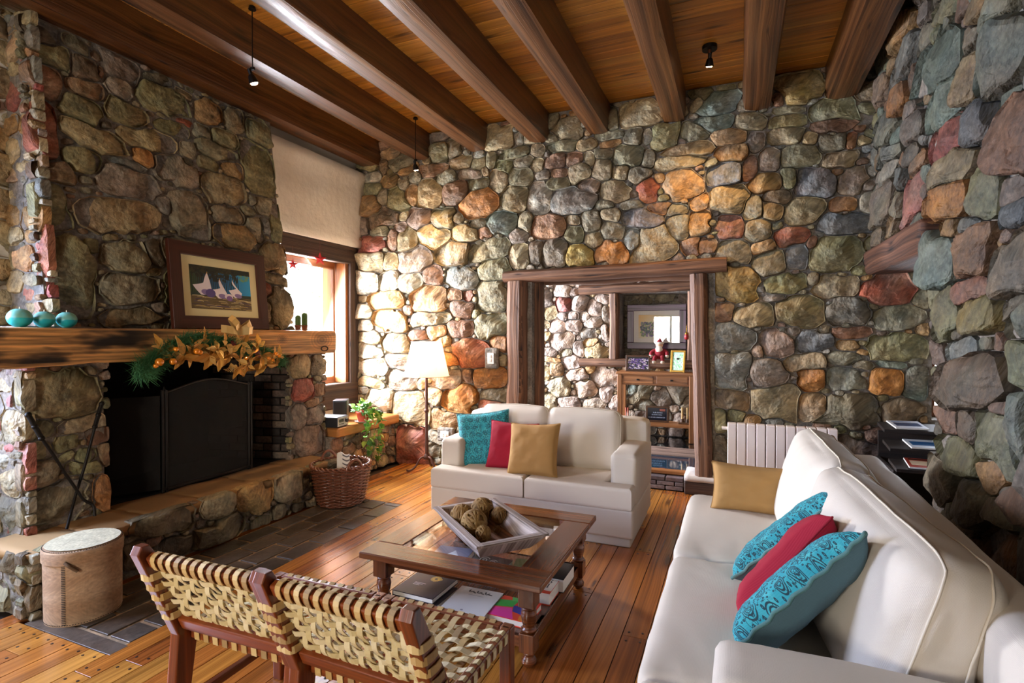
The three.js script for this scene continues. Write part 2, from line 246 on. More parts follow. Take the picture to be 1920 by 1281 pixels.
// ---------------------------------------------------------------- the far stone wall with its doorway
const BACK = 5.12, LEFT = -4.15, RIGHT = 1.0, CEIL = 3.68;
const DOOR = { x0: -2.2, x1: -0.2, in0: -1.92, in1: -0.37, top: 2.0 };
const ALC = { d0: 3.69, top: 2.0, x1: 1.95 };
const AW = { x0: 1.42, x1: 1.9, y0: 0.78, y1: 1.75 };   // window of the alcove
const wallBack = setting('wall_back', 'wall of irregular rubble stones in grey, ochre and rust with pale mortar around a timber doorway');
{
  const sh = new THREE.Shape([[-4.6, -0.1], [2.3, -0.1], [2.3, CEIL + 0.1], [-4.6, CEIL + 0.1]].map(p => new THREE.Vector2(...p)));
  sh.holes.push(new THREE.Path([[DOOR.in0 - 0.02, -0.05], [DOOR.in0 - 0.02, 2.06], [DOOR.in1 + 0.1, 2.06], [DOOR.in1 + 0.1, -0.05]].map(p => new THREE.Vector2(...p))));
  sh.holes.push(new THREE.Path([[AW.x0, AW.y0], [AW.x0, AW.y1], [AW.x1, AW.y1], [AW.x1, AW.y0]].map(p => new THREE.Vector2(...p))));
  const g = new THREE.ExtrudeGeometry(sh, { depth: 0.4, bevelEnabled: false }).translate(0, 0, -BACK - 0.42);
  add(wallBack, 'mortar_bed', g, M.mortar);
  const pr = (u, v) => { const p = atD(u, v, BACK - 0.03); return [p.x, p.y]; };
  const D0 = [[1590, 560, 220, 150, 't'], [1460, 590, 60, 110, 'n'], [1230, 640, 150, 110, 't'], [1160, 600, 80, 80, 'n'], [1160, 685, 70, 60, 'g'], [885, 695, 165, 115, 'T'], [990, 690, 50, 70, 'g'], [665, 740, 60, 90, 'g'], [580, 690, 90, 40, 'p'], [590, 765, 90, 95, 'n'], [335, 770, 80, 60, 'o'], [400, 820, 100, 60, 'g'], [310, 825, 40, 80, 'd'], [1890, 490, 80, 100, 't'],
    [1450, 670, 150, 55, 'n'], [1565, 680, 95, 90, 'n'], [1635, 678, 55, 75, 'w'], [1715, 690, 140, 130, 'v'], [1330, 720, 110, 55, 't'], [1445, 715, 120, 50, 'o'], [1210, 730, 160, 60, 'n'], [1085, 748, 70, 55, 'g'], [965, 765, 150, 48, 'n'], [1415, 765, 100, 48, 'n'], [1540, 775, 150, 100, 'n'], [1640, 795, 60, 100, 'g'], [700, 812, 100, 75, 'T'], [790, 815, 90, 65, 'n'], [850, 800, 50, 85, 'n'], [920, 830, 80, 75, 'v'], [1015, 808, 90, 60, 'n'], [1080, 822, 70, 65, 'T'], [1170, 805, 120, 80, 'r'], [1265, 792, 90, 75, 'r'], [1340, 795, 60, 70, 't'], [1410, 845, 100, 105, 'n'], [1500, 858, 80, 70, 't'], [1600, 872, 120, 75, 'g'], [1790, 800, 270, 75, 'T'],
    [255, 888, 90, 40, 'w'], [340, 905, 70, 70, 'o'], [430, 845, 80, 45, 'o'], [412, 925, 60, 60, 't'], [472, 885, 60, 60, 'g'], [560, 852, 140, 65, 'r'], [620, 888, 110, 75, 'n'], [740, 872, 120, 50, 'p'], [820, 850, 40, 50, 'T'], [890, 905, 90, 130, 't'], [1000, 880, 130, 100, 'n'], [1105, 872, 90, 55, 'b'], [1195, 856, 90, 48, 'r'], [1290, 860, 110, 110, 'n'], [1180, 917, 130, 58, 'n'], [1340, 930, 120, 80, 'p'],
    [250, 945, 110, 60, 'v'], [240, 1030, 95, 95, 'o'], [310, 982, 60, 75, 'g'], [380, 990, 110, 125, 'v'], [450, 968, 70, 90, 'o'], [540, 965, 120, 145, 'T'], [680, 960, 130, 110, 'r'], [785, 922, 110, 75, 'n'], [800, 1012, 190, 150, 'O'], [970, 995, 160, 135, 'n'], [1090, 990, 125, 165, 'w'], [1265, 1010, 240, 135, 'b'], [1470, 952, 140, 100, 't'], [1640, 940, 110, 135, 'R'], [1692, 890, 60, 65, 'o'], [1810, 920, 200, 135, 'o'], [1410, 1020, 90, 55, 'g'], [1560, 1022, 110, 48, 'g'], [1690, 1038, 100, 60, 'r'], [1780, 1050, 100, 55, 'g']];
  const E0 = [[300, 30, 180, 95, 'd'], [495, 25, 110, 110, 'p'], [612, 35, 120, 125, 'g'], [410, 12, 60, 45, 'T'], [680, 25, 70, 55, 'g'], [780, 55, 90, 55, 'g'], [905, 45, 150, 125, 'e'], [1025, 42, 70, 110, 'n'], [1140, 60, 170, 135, 'r'], [1260, 30, 80, 55, 'g'], [1268, 102, 95, 85, 'n'], [1350, 40, 90, 125, 'g'], [1455, 10, 110, 60, 't'], [1600, 25, 215, 80, 'B'], [1895, 45, 120, 125, 'o'], [295, 88, 100, 58, 'n'], [255, 155, 130, 85, 'k'], [215, 60, 45, 90, 'p'], [390, 72, 70, 50, 'p'], [355, 128, 50, 100, 'r'], [430, 130, 100, 120, 't'], [570, 108, 165, 115, 'T'], [720, 100, 150, 90, 't'], [815, 97, 80, 55, 'r'], [660, 195, 150, 140, 'g'], [845, 190, 205, 115, 'n'], [990, 112, 100, 70, 'p'], [985, 212, 100, 110, 'T'], [1080, 190, 70, 115, 'd'], [1165, 200, 140, 150, 'p'], [1300, 210, 130, 105, 'y'], [1455, 192, 175, 118, 'O'], [1560, 130, 90, 110, 'b'], [1370, 132, 100, 88, 't'], [1460, 86, 130, 85, 'g'], [1660, 160, 215, 185, 'T'], [1790, 60, 110, 125, 'g'], [1870, 170, 115, 90, 'r'],
    [255, 245, 130, 100, 'T'], [345, 245, 80, 80, 'T'], [465, 238, 140, 140, 'p'], [560, 310, 110, 90, 'r'], [870, 272, 170, 125, 'n'], [700, 322, 180, 108, 'b'], [225, 345, 130, 110, 'w'], [335, 340, 100, 90, 'w'], [450, 348, 120, 118, 'w'], [320, 435, 190, 90, 'o'], [535, 430, 190, 145, 'o'], [670, 405, 70, 60, 'r'], [736, 405, 60, 58, 'R'], [855, 415, 165, 155, 'n'], [195, 425, 60, 40, 't'], [210, 492, 110, 70, 'w'], [345, 535, 180, 108, 'o'], [430, 482, 50, 50, 'r'], [550, 525, 200, 78, 'g'], [705, 482, 110, 88, 'r'], [210, 560, 80, 60, 'w'], [235, 620, 110, 60, 'T'], [580, 592, 110, 70, 'o'], [700, 576, 130, 88, 'r'], [850, 557, 165, 115, 'n'], [370, 650, 130, 100, 't'], [480, 612, 110, 58, 'r'], [610, 640, 80, 60, 'o'], [745, 700, 190, 130, 'R'], [895, 650, 90, 60, 'O'], [245, 692, 120, 78, 'w'], [380, 742, 120, 78, 'p'], [645, 730, 100, 70, 'O'], [265, 770, 130, 88, 'w'], [410, 836, 180, 108, 'p'], [255, 850, 120, 58, 'T'], [210, 886, 60, 40, 'w'], [620, 840, 160, 108, 'p'], [735, 816, 60, 78, 'r'], [845, 826, 180, 108, 'O'], [880, 910, 160, 78, 'g'], [690, 922, 180, 138, 'O'], [560, 910, 100, 98, 'g'], [300, 930, 140, 108, 'w'], [500, 852, 50, 70, 't'], [450, 972, 190, 165, 'T'], [640, 1042, 170, 108, 'o'], [850, 955, 130, 55, 'R'], [340, 1042, 100, 58, 'b'], [455, 1150, 160, 185, 'k'], [560, 1112, 90, 58, 'w'], [350, 1172, 80, 118, 'd'], [560, 1190, 60, 60, 'g'],
    [720, 1080, 120, 110, 'g'], [860, 1060, 160, 120, 'o'], [740, 1200, 150, 120, 'p']];
  const G0 = [[300, 470, 130, 95, 'v'], [390, 510, 185, 135, 'e'], [430, 427, 110, 50, 'n'], [370, 607, 200, 78, 'e'], [275, 655, 125, 85, 'n'], [560, 602, 170, 78, 't'], [540, 522, 110, 55, 'g'], [740, 602, 190, 68, 'v'], [745, 542, 180, 40, 'n'], [810, 440, 190, 145, 'y'], [690, 492, 60, 70, 'r'], [770, 352, 215, 78, 'n'], [960, 540, 205, 108, 'v'], [950, 622, 180, 75, 'r'], [440, 690, 180, 78, 'o'], [580, 702, 90, 108, 'p'], [740, 670, 180, 98, 't'], [850, 692, 80, 88, 't'], [950, 712, 150, 88, 'd'], [240, 752, 290, 70, 't'], [460, 762, 170, 85, 'o'], [650, 802, 105, 118, 'p'], [800, 777, 215, 108, 'n'], [1005, 795, 180, 85, 't'], [1055, 702, 50, 75, 'R'], [420, 872, 170, 125, 'B'], [550, 842, 85, 125, 'r'], [625, 912, 185, 108, 'o'], [745, 882, 88, 118, 'v'], [880, 912, 210, 145, 'B'], [995, 856, 90, 48, 'r'], [1050, 897, 130, 145, 'p'], [685, 977, 150, 85, 'd'], [450, 992, 205, 140, 't'], [300, 1012, 100, 88, 'o'], [560, 1042, 95, 115, 'g'], [660, 1050, 100, 105, 't'], [825, 1050, 215, 135, 't'], [1010, 1017, 135, 75, 'O']];
  const H0 = [[450, 70, 140, 135, 'R'], [310, 165, 150, 88, 'r'], [470, 192, 180, 115, 'g'], [592, 82, 140, 118, 't'], [760, 112, 175, 88, 'R'], [612, 167, 130, 58, 'o'], [640, 252, 170, 115, 'n'], [785, 217, 108, 118, 'B'], [860, 142, 60, 68, 'r'], [985, 197, 265, 175, 'v'], [1010, 50, 275, 115, 'B'], [470, 345, 265, 170, 'y'], [730, 350, 220, 98, 'v'], [872, 332, 60, 68, 'd'], [985, 360, 230, 105, 't'], [1100, 282, 90, 48, 'v'], [1240, 382, 255, 145, 'R'], [1200, 262, 90, 48, 'B'], [405, 492, 122, 98, 'r'], [570, 512, 200, 125, 't'], [670, 427, 120, 40, 'b'], [800, 492, 235, 155, 'v'], [1050, 492, 225, 135, 'd'], [1290, 522, 235, 135, 'n'], [460, 622, 220, 135, 'b'], [680, 652, 170, 135, 'p'], [770, 592, 80, 48, 'p'], [872, 642, 200, 108, 'B'], [1060, 597, 190, 58, 'r'], [920, 582, 60, 48, 'p'], [1040, 667, 130, 48, 'o'], [1270, 667, 285, 135, 'v'], [825, 742, 205, 75, 'g'], [1020, 727, 175, 58, 'n'], [1115, 762, 120, 40, 'g'], [1260, 752, 150, 34, 'e'], [450, 787, 190, 185, 'b'], [640, 802, 180, 145, 'p'], [590, 692, 60, 78, 'p'], [860, 837, 150, 105, 'O'], [1040, 832, 225, 135, 'b'], [1130, 807, 70, 40, 'g'], [1230, 847, 180, 145, 'O'], [1380, 862, 108, 165, 'e'], [450, 932, 200, 98, 'd'], [680, 942, 255, 165, 't'], [872, 967, 185, 125, 'o'], [1040, 987, 305, 165, 'd'], [1305, 992, 195, 135, 'd'], [395, 1042, 80, 125, 'v'], [480, 1012, 90, 58, 'v'], [400, 1190, 80, 175, 'd']];
  const seeds = [...readStones(D0, 600, 0, pr), ...readStones(E0, 600, 400, pr), ...readStones(G0, 1200, 0, pr), ...readStones(H0, 1200, 400, pr)];
  const inside = (s, t) => s > LEFT - 0.04 && s < 2.25 && t > -0.04 && t < CEIL - 0.01 && !(s > DOOR.x0 && s < DOOR.x1 + 0.02 && t < 2.1) && !(s > AW.x0 - 0.03 && s < AW.x1 + 0.03 && t > AW.y0 - 0.03 && t < AW.y1 + 0.03) && !(s > RIGHT + 0.04 && t > ALC.top + 0.1);
  layStones(wallBack, { seed: 5, seeds, inside, region: [LEFT, 2.2, 0, CEIL], size: 0.13, depth: [0.035, 0.075], origin: V(0, 0, -BACK - 0.02), ex: V(1, 0, 0), ey: V(0, 1, 0), en: V(0, 0, 1), palette: ['g', 'n', 't', 'r', 'b', 'p', 'w', 'o', 'd', 'v'] });
}

// ---------------------------------------------------------------- the near stone wall on the sofa side, with the alcove
const wallRight = setting('wall_right', 'wall of large dark rubble stones in teal grey, brown and rust behind the long sofa');
{
  add(wallRight, 'mortar_bed', merge([plainBox(RIGHT + 0.05, RIGHT + 0.45, -0.1, CEIL + 0.1, -3, ALC.d0), plainBox(RIGHT + 0.05, RIGHT + 0.45, ALC.top + 0.06, CEIL + 0.1, ALC.d0, BACK)]), M.mortar);
  const pr = (u, v) => { const p = atX(u, v, RIGHT); return [-p.z, p.y]; };
  const G1 = [[1750, 70, 270, 160, 'e'], [1480, 60, 120, 120, 'v'], [1590, 50, 80, 90, 'r'], [1470, 320, 220, 250, 'e'], [1300, 180, 110, 125, 'o'], [1410, 190, 90, 115, 'g'], [1800, 330, 230, 290, 'e'], [1650, 190, 125, 140, 'g'], [1300, 330, 120, 190, 'b'], [1640, 390, 85, 210, 't'], [1500, 530, 195, 200, 'e'], [1500, 700, 165, 150, 'k'], [1670, 610, 145, 210, 'B'], [1850, 670, 230, 380, 'r'], [1790, 505, 120, 90, 'e'], [1220, 640, 105, 150, 'b'], [1195, 470, 75, 115, 'p'], [1290, 500, 55, 150, 'O'], [1540, 860, 215, 150, 't'], [1545, 1000, 225, 150, 'O'], [1700, 960, 140, 230, 'v'], [1830, 950, 120, 150, 'p'], [1860, 1080, 140, 140, 'B'], [1350, 980, 105, 190, 'k'], [1240, 780, 95, 80, 'b'], [1230, 862, 90, 85, 'w'], [1375, 825, 80, 75, 'O'], [1370, 640, 70, 120, 'p'], [1140, 900, 60, 120, 'r'], [1200, 1030, 100, 180, 'p'], [1140, 760, 60, 120, 'd']];
  const H1 = [[1505, 225, 150, 240, 'e'], [1660, 190, 165, 255, 'r'], [1850, 250, 220, 280, 'b'], [1625, 65, 140, 75, 'b'], [1540, 80, 100, 100, 'o'], [1625, 392, 145, 120, 'R'], [1520, 515, 125, 225, 'v'], [1670, 512, 175, 180, 'y'], [1820, 470, 110, 110, 'd'], [1870, 545, 150, 180, 'e'], [1560, 680, 165, 95, 'b'], [1690, 662, 80, 78, 'e'], [1745, 650, 60, 110, 'r'], [1465, 705, 70, 120, 'p'], [1640, 850, 355, 245, 'd'], [1860, 745, 130, 240, 'v'], [1510, 1040, 95, 145, 'r'], [1610, 1060, 115, 140, 'd'], [1740, 1110, 180, 240, 'v'], [1885, 1060, 90, 340, 'e'], [1555, 1190, 190, 135, 'v'], [1430, 860, 60, 160, 'o'], [1440, 1100, 50, 160, 'b']];
  const inside = (s, t) => s > -2.4 && s < BACK + 0.02 && t > 0 && t < CEIL - 0.01 && !(s > ALC.d0 - 0.02 && t < ALC.top + 0.13);
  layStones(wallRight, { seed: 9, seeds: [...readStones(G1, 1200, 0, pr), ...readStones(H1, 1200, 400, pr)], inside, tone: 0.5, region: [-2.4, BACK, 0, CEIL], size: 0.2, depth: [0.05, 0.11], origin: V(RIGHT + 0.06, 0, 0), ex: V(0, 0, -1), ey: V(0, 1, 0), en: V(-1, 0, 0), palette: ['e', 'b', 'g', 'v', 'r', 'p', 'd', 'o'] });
  // the alcove: end of the wall, side and ceiling
  const endIn = (s, t) => s > RIGHT + 0.07 && s < RIGHT + 0.44 && t > 0 && t < ALC.top + 0.04;
  layStones(wallRight, { seed: 19, seeds: [], inside: endIn, region: [RIGHT, RIGHT + 0.44, 0, ALC.top], size: 0.14, depth: [0.03, 0.07], origin: V(0, 0, -ALC.d0 + 0.01), ex: V(-1, 0, 0).negate(), ey: V(0, 1, 0), en: V(0, 0, -1), palette: ['v', 'd', 'g', 'o'], most: 60 });
  add(wallRight, 'alcove_side', plainBox(ALC.x1, ALC.x1 + 0.3, -0.1, ALC.top + 0.2, 3.2, BACK + 0.4), M.mortar);
  add(wallRight, 'alcove_ceiling', plainBox(RIGHT + 0.4, ALC.x1 + 0.2, ALC.top, ALC.top + 0.12, 3.2, BACK + 0.1), M.mortar);
  add(wallRight, 'alcove_return', plainBox(RIGHT + 0.4, ALC.x1 + 0.1, -0.1, ALC.top + 0.1, 3.2, 3.4), M.mortar);
}
{
  const l = thing('alcove_lintel', 'rough dark timber lintel over the alcove beside the stone corner', 'lintel', [1.12, 2.03, -4.42]);
  const g = displace(weld(box(0.34, 0.2, 1.5, 0.04, 2, 4)), v => { v.x += 0.03 * noise3(v.z * 4, v.y * 9, 3); v.y += 0.035 * noise3(v.z * 5, v.x * 9, 8) - 0.02 * v.z; });
  add(l, 'timber', boxUV(g, 2), wood(0x6a442e, TW.rough, 0.75, 0.008));
}

// ---------------------------------------------------------------- floor boards
const floor = setting('floor', 'varnished floor of long reddish and honey coloured pine boards with dark plugs');
const BR = { x0: -3.29, x1: -2.6, d0: 1.5, d1: 3.83 };
{
  add(floor, 'subfloor', plainBox(-4.6, 2.3, -0.25, -0.03, -3.1, BACK + 0.05), plain(0x2a1c10, 0.9));
  const tones = [0xcf8438, 0xd8923f, 0xc07434, 0xe0a04a, 0xc67a35, 0xb0662e, 0xdc9a46];
  const mats = tones.map(c => wood(c, TW.board, 0.26, 0.0005, { clearcoat: 0.6, clearcoatRoughness: 0.2 }));
  const plugs = [], W = 0.118, rr = rngOf(77); let row = 0;
  for (let x = -4.16; x < 1.9; x += W, row++) {
    let d = -2.95 + rr() * -1.2;
    const xm = x + W / 2, inBrick = xm > BR.x0 && xm < BR.x1;
    while (d < BACK) {
      let e = d + 1.3 + rr() * 1.6, a = Math.max(d, -2.95), b = Math.min(e, BACK); const next = e;
      const cut = [];
      if (inBrick) { if (a < BR.d0) cut.push([a, Math.min(b, BR.d0)]); if (b > BR.d1) cut.push([Math.max(a, BR.d1), b]); } else cut.push([a, b]);
      for (const [p, q] of cut) {
        if (q - p < 0.03 || (xm < -3.45 && q > 1.8)) continue;
        const g = boxUV(new RoundedBoxGeometry(W - 0.004, 0.03, q - p - 0.003, 1, 0.0012), 2, rr() * 7, rr() * 7).translate(xm, -0.015 + (rr() - 0.5) * 0.0008, -(p + q) / 2);
        add(floor, 'floor_board', g, mats[rr() * mats.length | 0]);
        for (const dd of [p + 0.04, q - 0.04]) for (const k of [-1, 1]) plugs.push(cyl(0.0062, 0.0062, 0.002, 8).translate(xm + k * W * 0.27, 0.0004, -(dd + k * 0.006)));
      }
      d = next;
    }
  }
  const pm = add(floor, 'wood_plugs', merge(plugs), plain(0x2c1608, 0.4)); pm.userData.kind = 'stuff';
}
// ---------------------------------------------------------------- brick strip in front of the hearth
const pave = setting('floor_hearth', 'strip of dark clay bricks in pale joints set into the floor before the hearth');
{
  add(pave, 'joint_bed', plainBox(BR.x0, BR.x1, -0.06, -0.006, BR.d0, BR.d1), new THREE.MeshPhysicalMaterial({ color: 0xa88a66, map: stoneMap, roughness: 0.8 }));
  const rr = rngOf(31), mats = [0x4a3d30, 0x54473a, 0x403830, 0x5b4f44].map(c => new THREE.MeshPhysicalMaterial({ color: c, map: stoneMap, bumpMap: stoneBump, bumpScale: 0.004, roughness: 0.42, clearcoat: 0.4, clearcoatRoughness: 0.3 }));
  const rows = 4, w = (BR.x1 - BR.x0 - 0.03) / rows;
  for (let r = 0; r < rows; r++) { let d = BR.d0 + 0.09 - (r % 2) * 0.14;
    while (d < BR.d1) { const L = 0.27 + rr() * 0.03, a = Math.max(d, BR.d0 + 0.09), b = Math.min(d + L, BR.d1 - 0.005); if (b - a > 0.05) add(pave, 'brick', box(w - 0.022, 0.05, b - a - 0.022, 0.003, 2, 1).translate(BR.x0 + 0.015 + (r + 0.5) * w, -0.024 + rr() * 0.003, -(a + b) / 2), mats[rr() * 4 | 0]); d += L; } }
  add(pave, 'edge_slab', box(BR.x1 - BR.x0 - 0.01, 0.05, 0.08, 0.002, 0, 1).translate((BR.x0 + BR.x1) / 2, -0.024, -(BR.d0 + 0.042)), mats[3]);
}

// ---------------------------------------------------------------- ceiling boards and beams
const ceiling = setting('ceiling', 'ceiling of narrow amber pine boards laid across the beams');
{
  add(ceiling, 'roof_deck', plainBox(-4.7, 2.4, CEIL + 0.02, CEIL + 0.3, -3.2, BACK + 0.5), plain(0x2a1808, 0.9));
  const rr = rngOf(41), mats = [0xdc9a38, 0xce8c2e, 0xe6a844, 0xc2802a].map(c => wood(c, TW.board, 0.36, 0.001, { clearcoat: 0.25, clearcoatRoughness: 0.3 }));
  for (let d = -2.95; d < BACK; d += 0.105) add(ceiling, 'ceiling_board', boxUV(new RoundedBoxGeometry(6.2, 0.025, 0.1035, 1, 0.006), 0, rr() * 9, rr() * 9).translate(-1.1, CEIL + 0.0125, -(d + 0.0525)), mats[rr() * 4 | 0]);
}
[[-4.05, 0.25], [-3.347, 0.21], [-2.643, 0.21], [-1.956, 0.215], [-1.343, 0.21], [-0.638, 0.21], [0.042, 0.235], [0.672, 0.25]].forEach(([x0, w], i) => {
  const b = thing('ceiling_beam', 'reddish brown varnished timber ceiling beam running into the rubble stone wall', 'beam', [x0 + w / 2, 3.4, -(BACK - 2.9) / 2], 0, 'ceiling beams');
  const L = BACK + 2.9, g = box(w, 0.3, L, 0.035, 2, 3); const z = i * 7.3;
  const g2 = (() => { const n = weld(new THREE.BoxGeometry(w, 0.3, L, 3, 3, 60)); return displace(n, v => { const ex = Math.abs(v.x) > w / 2 - 0.001, ey = v.y < -0.149; if (ex && ey) { v.x *= 0.84; v.y += 0.012; } else { v.x += 0.012 * noise3(v.z * 1.1, v.y * 5, z) + 0.004 * noise3(v.z * 6, v.y * 9, z); if (v.y < 0.1) v.y += 0.012 * noise3(v.z * 1.2, v.x * 6, z + 4); } }); })();
  add(b, 'timber', boxUV(toCreasedNormals(g2, 0.7), 2, i * 1.7, i * 2.3), M.beam, [0, 0.147, 0]);
  g.dispose();
});

// ---------------------------------------------------------------- chimney-side wall, window openings, walls behind the camera
const wallLeft = setting('wall_left', 'white plastered wall above the window beside the chimney');
const WIN = [{ d0: 3.72, d1: 4.99 }, { d0: 0.1, d1: 1.4 }], WY = [0.89, 2.29];
{
  const sh = new THREE.Shape([[-3.1, -0.1], [BACK, -0.1], [BACK, CEIL + 0.1], [-3.1, CEIL + 0.1]].map(p => new THREE.Vector2(...p)));
  for (const w of WIN) sh.holes.push(new THREE.Path([[w.d0, WY[0]], [w.d0, WY[1]], [w.d1, WY[1]], [w.d1, WY[0]]].map(p => new THREE.Vector2(...p))));
  sh.holes.push(new THREE.Path([[2.0, 0.3], [2.0, 1.42], [3.66, 1.42], [3.66, 0.3]].map(p => new THREE.Vector2(...p))));
  const g = new THREE.ExtrudeGeometry(sh, { depth: 0.35, bevelEnabled: false });
  g.applyMatrix4(new THREE.Matrix4().makeBasis(V(0, 0, -1), V(0, 1, 0), V(1, 0, 0))).translate(LEFT - 0.35, 0, 0);
  add(wallLeft, 'plaster', g, M.plaster);
  const p = weld(new THREE.BoxGeometry(0.16, 0.86, 1.75, 4, 10, 16)); displace(p, v => { if (v.x > 0) v.x += 0.02 * noise3(v.z * 3, v.y * 3, 2) - 0.05 * clamp(0.2 - v.y, 0, 1) + (v.y > 0.33 ? 0.03 : 0); });
  add(wallLeft, 'plaster_band', boxUV(p), M.plaster, [LEFT + 0.02, 2.9, -4.26]);
}
layStones(wallLeft, { seed: 83, seeds: [], inside: (s, t) => s > 1.42 && s < 1.9 && t > 0 && t < CEIL - 0.02, region: [1.42, 1.9, 0, CEIL], size: 0.14, depth: [0.03, 0.06], origin: V(LEFT - 0.01, 0, 0), ex: V(0, 0, -1), ey: V(0, 1, 0), en: V(1, 0, 0), palette: ['w', 'T', 'g', 'o'], most: 60 });
const wallRear = setting('wall_rear', 'plain stone coloured wall behind the sitting area with a small window');
{
  const sh = new THREE.Shape([[-4.6, -0.1], [2.3, -0.1], [2.3, CEIL + 0.1], [-4.6, CEIL + 0.1]].map(p => new THREE.Vector2(...p)));
  sh.holes.push(new THREE.Path([[-2.5, 0.9], [-2.5, 2.1], [-1.3, 2.1], [-1.3, 0.9]].map(p => new THREE.Vector2(...p))));
  add(wallRear, 'masonry', new THREE.ExtrudeGeometry(sh, { depth: 0.3, bevelEnabled: false }).translate(0, 0, 2.72), M.mortar);
}
function windowIn(name, label, x0, x1, y0, y1, axis, at, mullions, bars) {   // axis 'x': lies in a plane of constant x, spans D
  const w = setting(name, label), t = 0.075, put = (n, a0, a1, b0, b1, th, m) => add(w, n, axis === 'x' ? boxAt(at - th / 2, at + th / 2, b0, b1, a0, a1, 0.008) : boxAt(a0, a1, b0, b1, at - th / 2, at + th / 2, 0.008), m);
  const m = wood(0x9a5a2a, TW.fine, 0.5);
  put('frame_rail', x0, x1, y0, y0 + t, 0.07, m); put('frame_rail', x0, x1, y1 - t, y1, 0.07, m); put('frame_stile', x0, x0 + t, y0 + t, y1 - t, 0.07, m); put('frame_stile', x1 - t, x1, y0 + t, y1 - t, 0.07, m);
  for (const k of mullions) put('mullion', k - 0.03, k + 0.03, y0 + t, y1 - t, 0.06, m);
  for (const k of bars) put('glazing_bar', x0 + t, x1 - t, k - 0.02, k + 0.02, 0.05, m);
  put('pane', x0 + t, x1 - t, y0 + t, y1 - t, 0.006, M.glass);
  return w;
}
windowIn('window_1', 'tall timber window full of white daylight between chimney and stone wall', WIN[0].d0, WIN[0].d1, WY[0], WY[1], 'x', LEFT - 0.2, [], []);
windowIn('window_2', 'timber window in the wall near the hide drum', WIN[1].d0, WIN[1].d1, WY[0], WY[1], 'x', LEFT - 0.2, [], []);
windowIn('window_3', 'small timber window opposite the stone wall', -2.5, -1.3, 0.9, 2.1, 'z', -2.85, [-1.9], []);
windowIn('window_4', 'small window in the alcove', AW.x0, AW.x1, AW.y0, AW.y1, 'z', BACK + 0.25, [], []);
{ // heavy dark timbers round the window beside the chimney
  const w = setting('trim_1', 'dark rough timbers framing the window beside the chimney');
  const dark = wood(0x4a3426, TW.rough, 0.7, 0.005);
  add(w, 'head_beam', boxAt(LEFT - 0.06, LEFT + 0.03, 2.27, 2.49, 3.3, BACK - 0.02, 0.015), dark);
  add(w, 'post', boxAt(LEFT - 0.06, LEFT + 0.035, 0.55, 2.3, 4.97, BACK, 0.015), dark);
  const jamb = wood(0xb8743a, TW.fine, 0.5);
  add(w, 'jamb', boxAt(LEFT - 0.34, LEFT - 0.005, 0.9, 2.28, 4.93, 4.985, 0.004), jamb); add(w, 'jamb', boxAt(LEFT - 0.34, LEFT - 0.05, 0.9, 2.28, 3.73, 3.77, 0.004), jamb);
  add(w, 'sill_beam', boxAt(LEFT - 0.06, LEFT + 0.04, 0.62, 0.9, 3.3, BACK - 0.02, 0.015), dark);
}
// ---------------------------------------------------------------- doorway timbers
function logGeo(len, rx, ry, seed, axis) {   // a rough squared log along the axis, centred
  const n = weld(new THREE.BoxGeometry(len, ry * 2, rx * 2, Math.max(6, len * 14 | 0), 4, 4));
  displace(n, v => { const q = Math.hypot(v.y / ry, v.z / rx); if (q > 1.1) { v.y *= 1.12 / q; v.z *= 1.12 / q; } const k = 1 + 0.13 * noise3(v.x * 2.2, v.y * 4, seed) + 0.06 * noise3(v.x * 8, v.z * 12, seed + 5); v.y *= k; v.z *= k; v.y += 0.014 * noise3(v.x * 1.3, 2, seed); });
  const g = boxUV(toCreasedNormals(n, 0.6), 0, seed * 1.3, seed);
  if (axis === 'y') g.rotateZ(Math.PI / 2); if (axis === 'z') g.rotateY(Math.PI / 2); return g;
}
const door = setting('door_1', 'open doorway framed with rough brown timber posts and a log lintel');
add(door, 'lintel', logGeo(2.14, 0.13, 0.062, 3, 'x'), M.log, [-1.15, 2.055, -BACK - 0.02], [0, 0, 0.012]);
add(door, 'post', logGeo(2.0, 0.12, 0.105, 5, 'y'), M.log, [-2.09, 1.0, -BACK - 0.03]);
add(door, 'post', logGeo(2.0, 0.1, 0.06, 8, 'y'), M.log, [-1.945, 1.0, -BACK - 0.2]);
add(door, 'post', logGeo(1.84, 0.085, 0.075, 12, 'y'), M.log, [-0.29, 1.08, -BACK - 0.02], [0, 0, 0.03]);
add(door, 'rear_beam', logGeo(1.9, 0.1, 0.07, 15, 'x'), M.log, [-1.15, 2.05, -BACK - 0.32]);

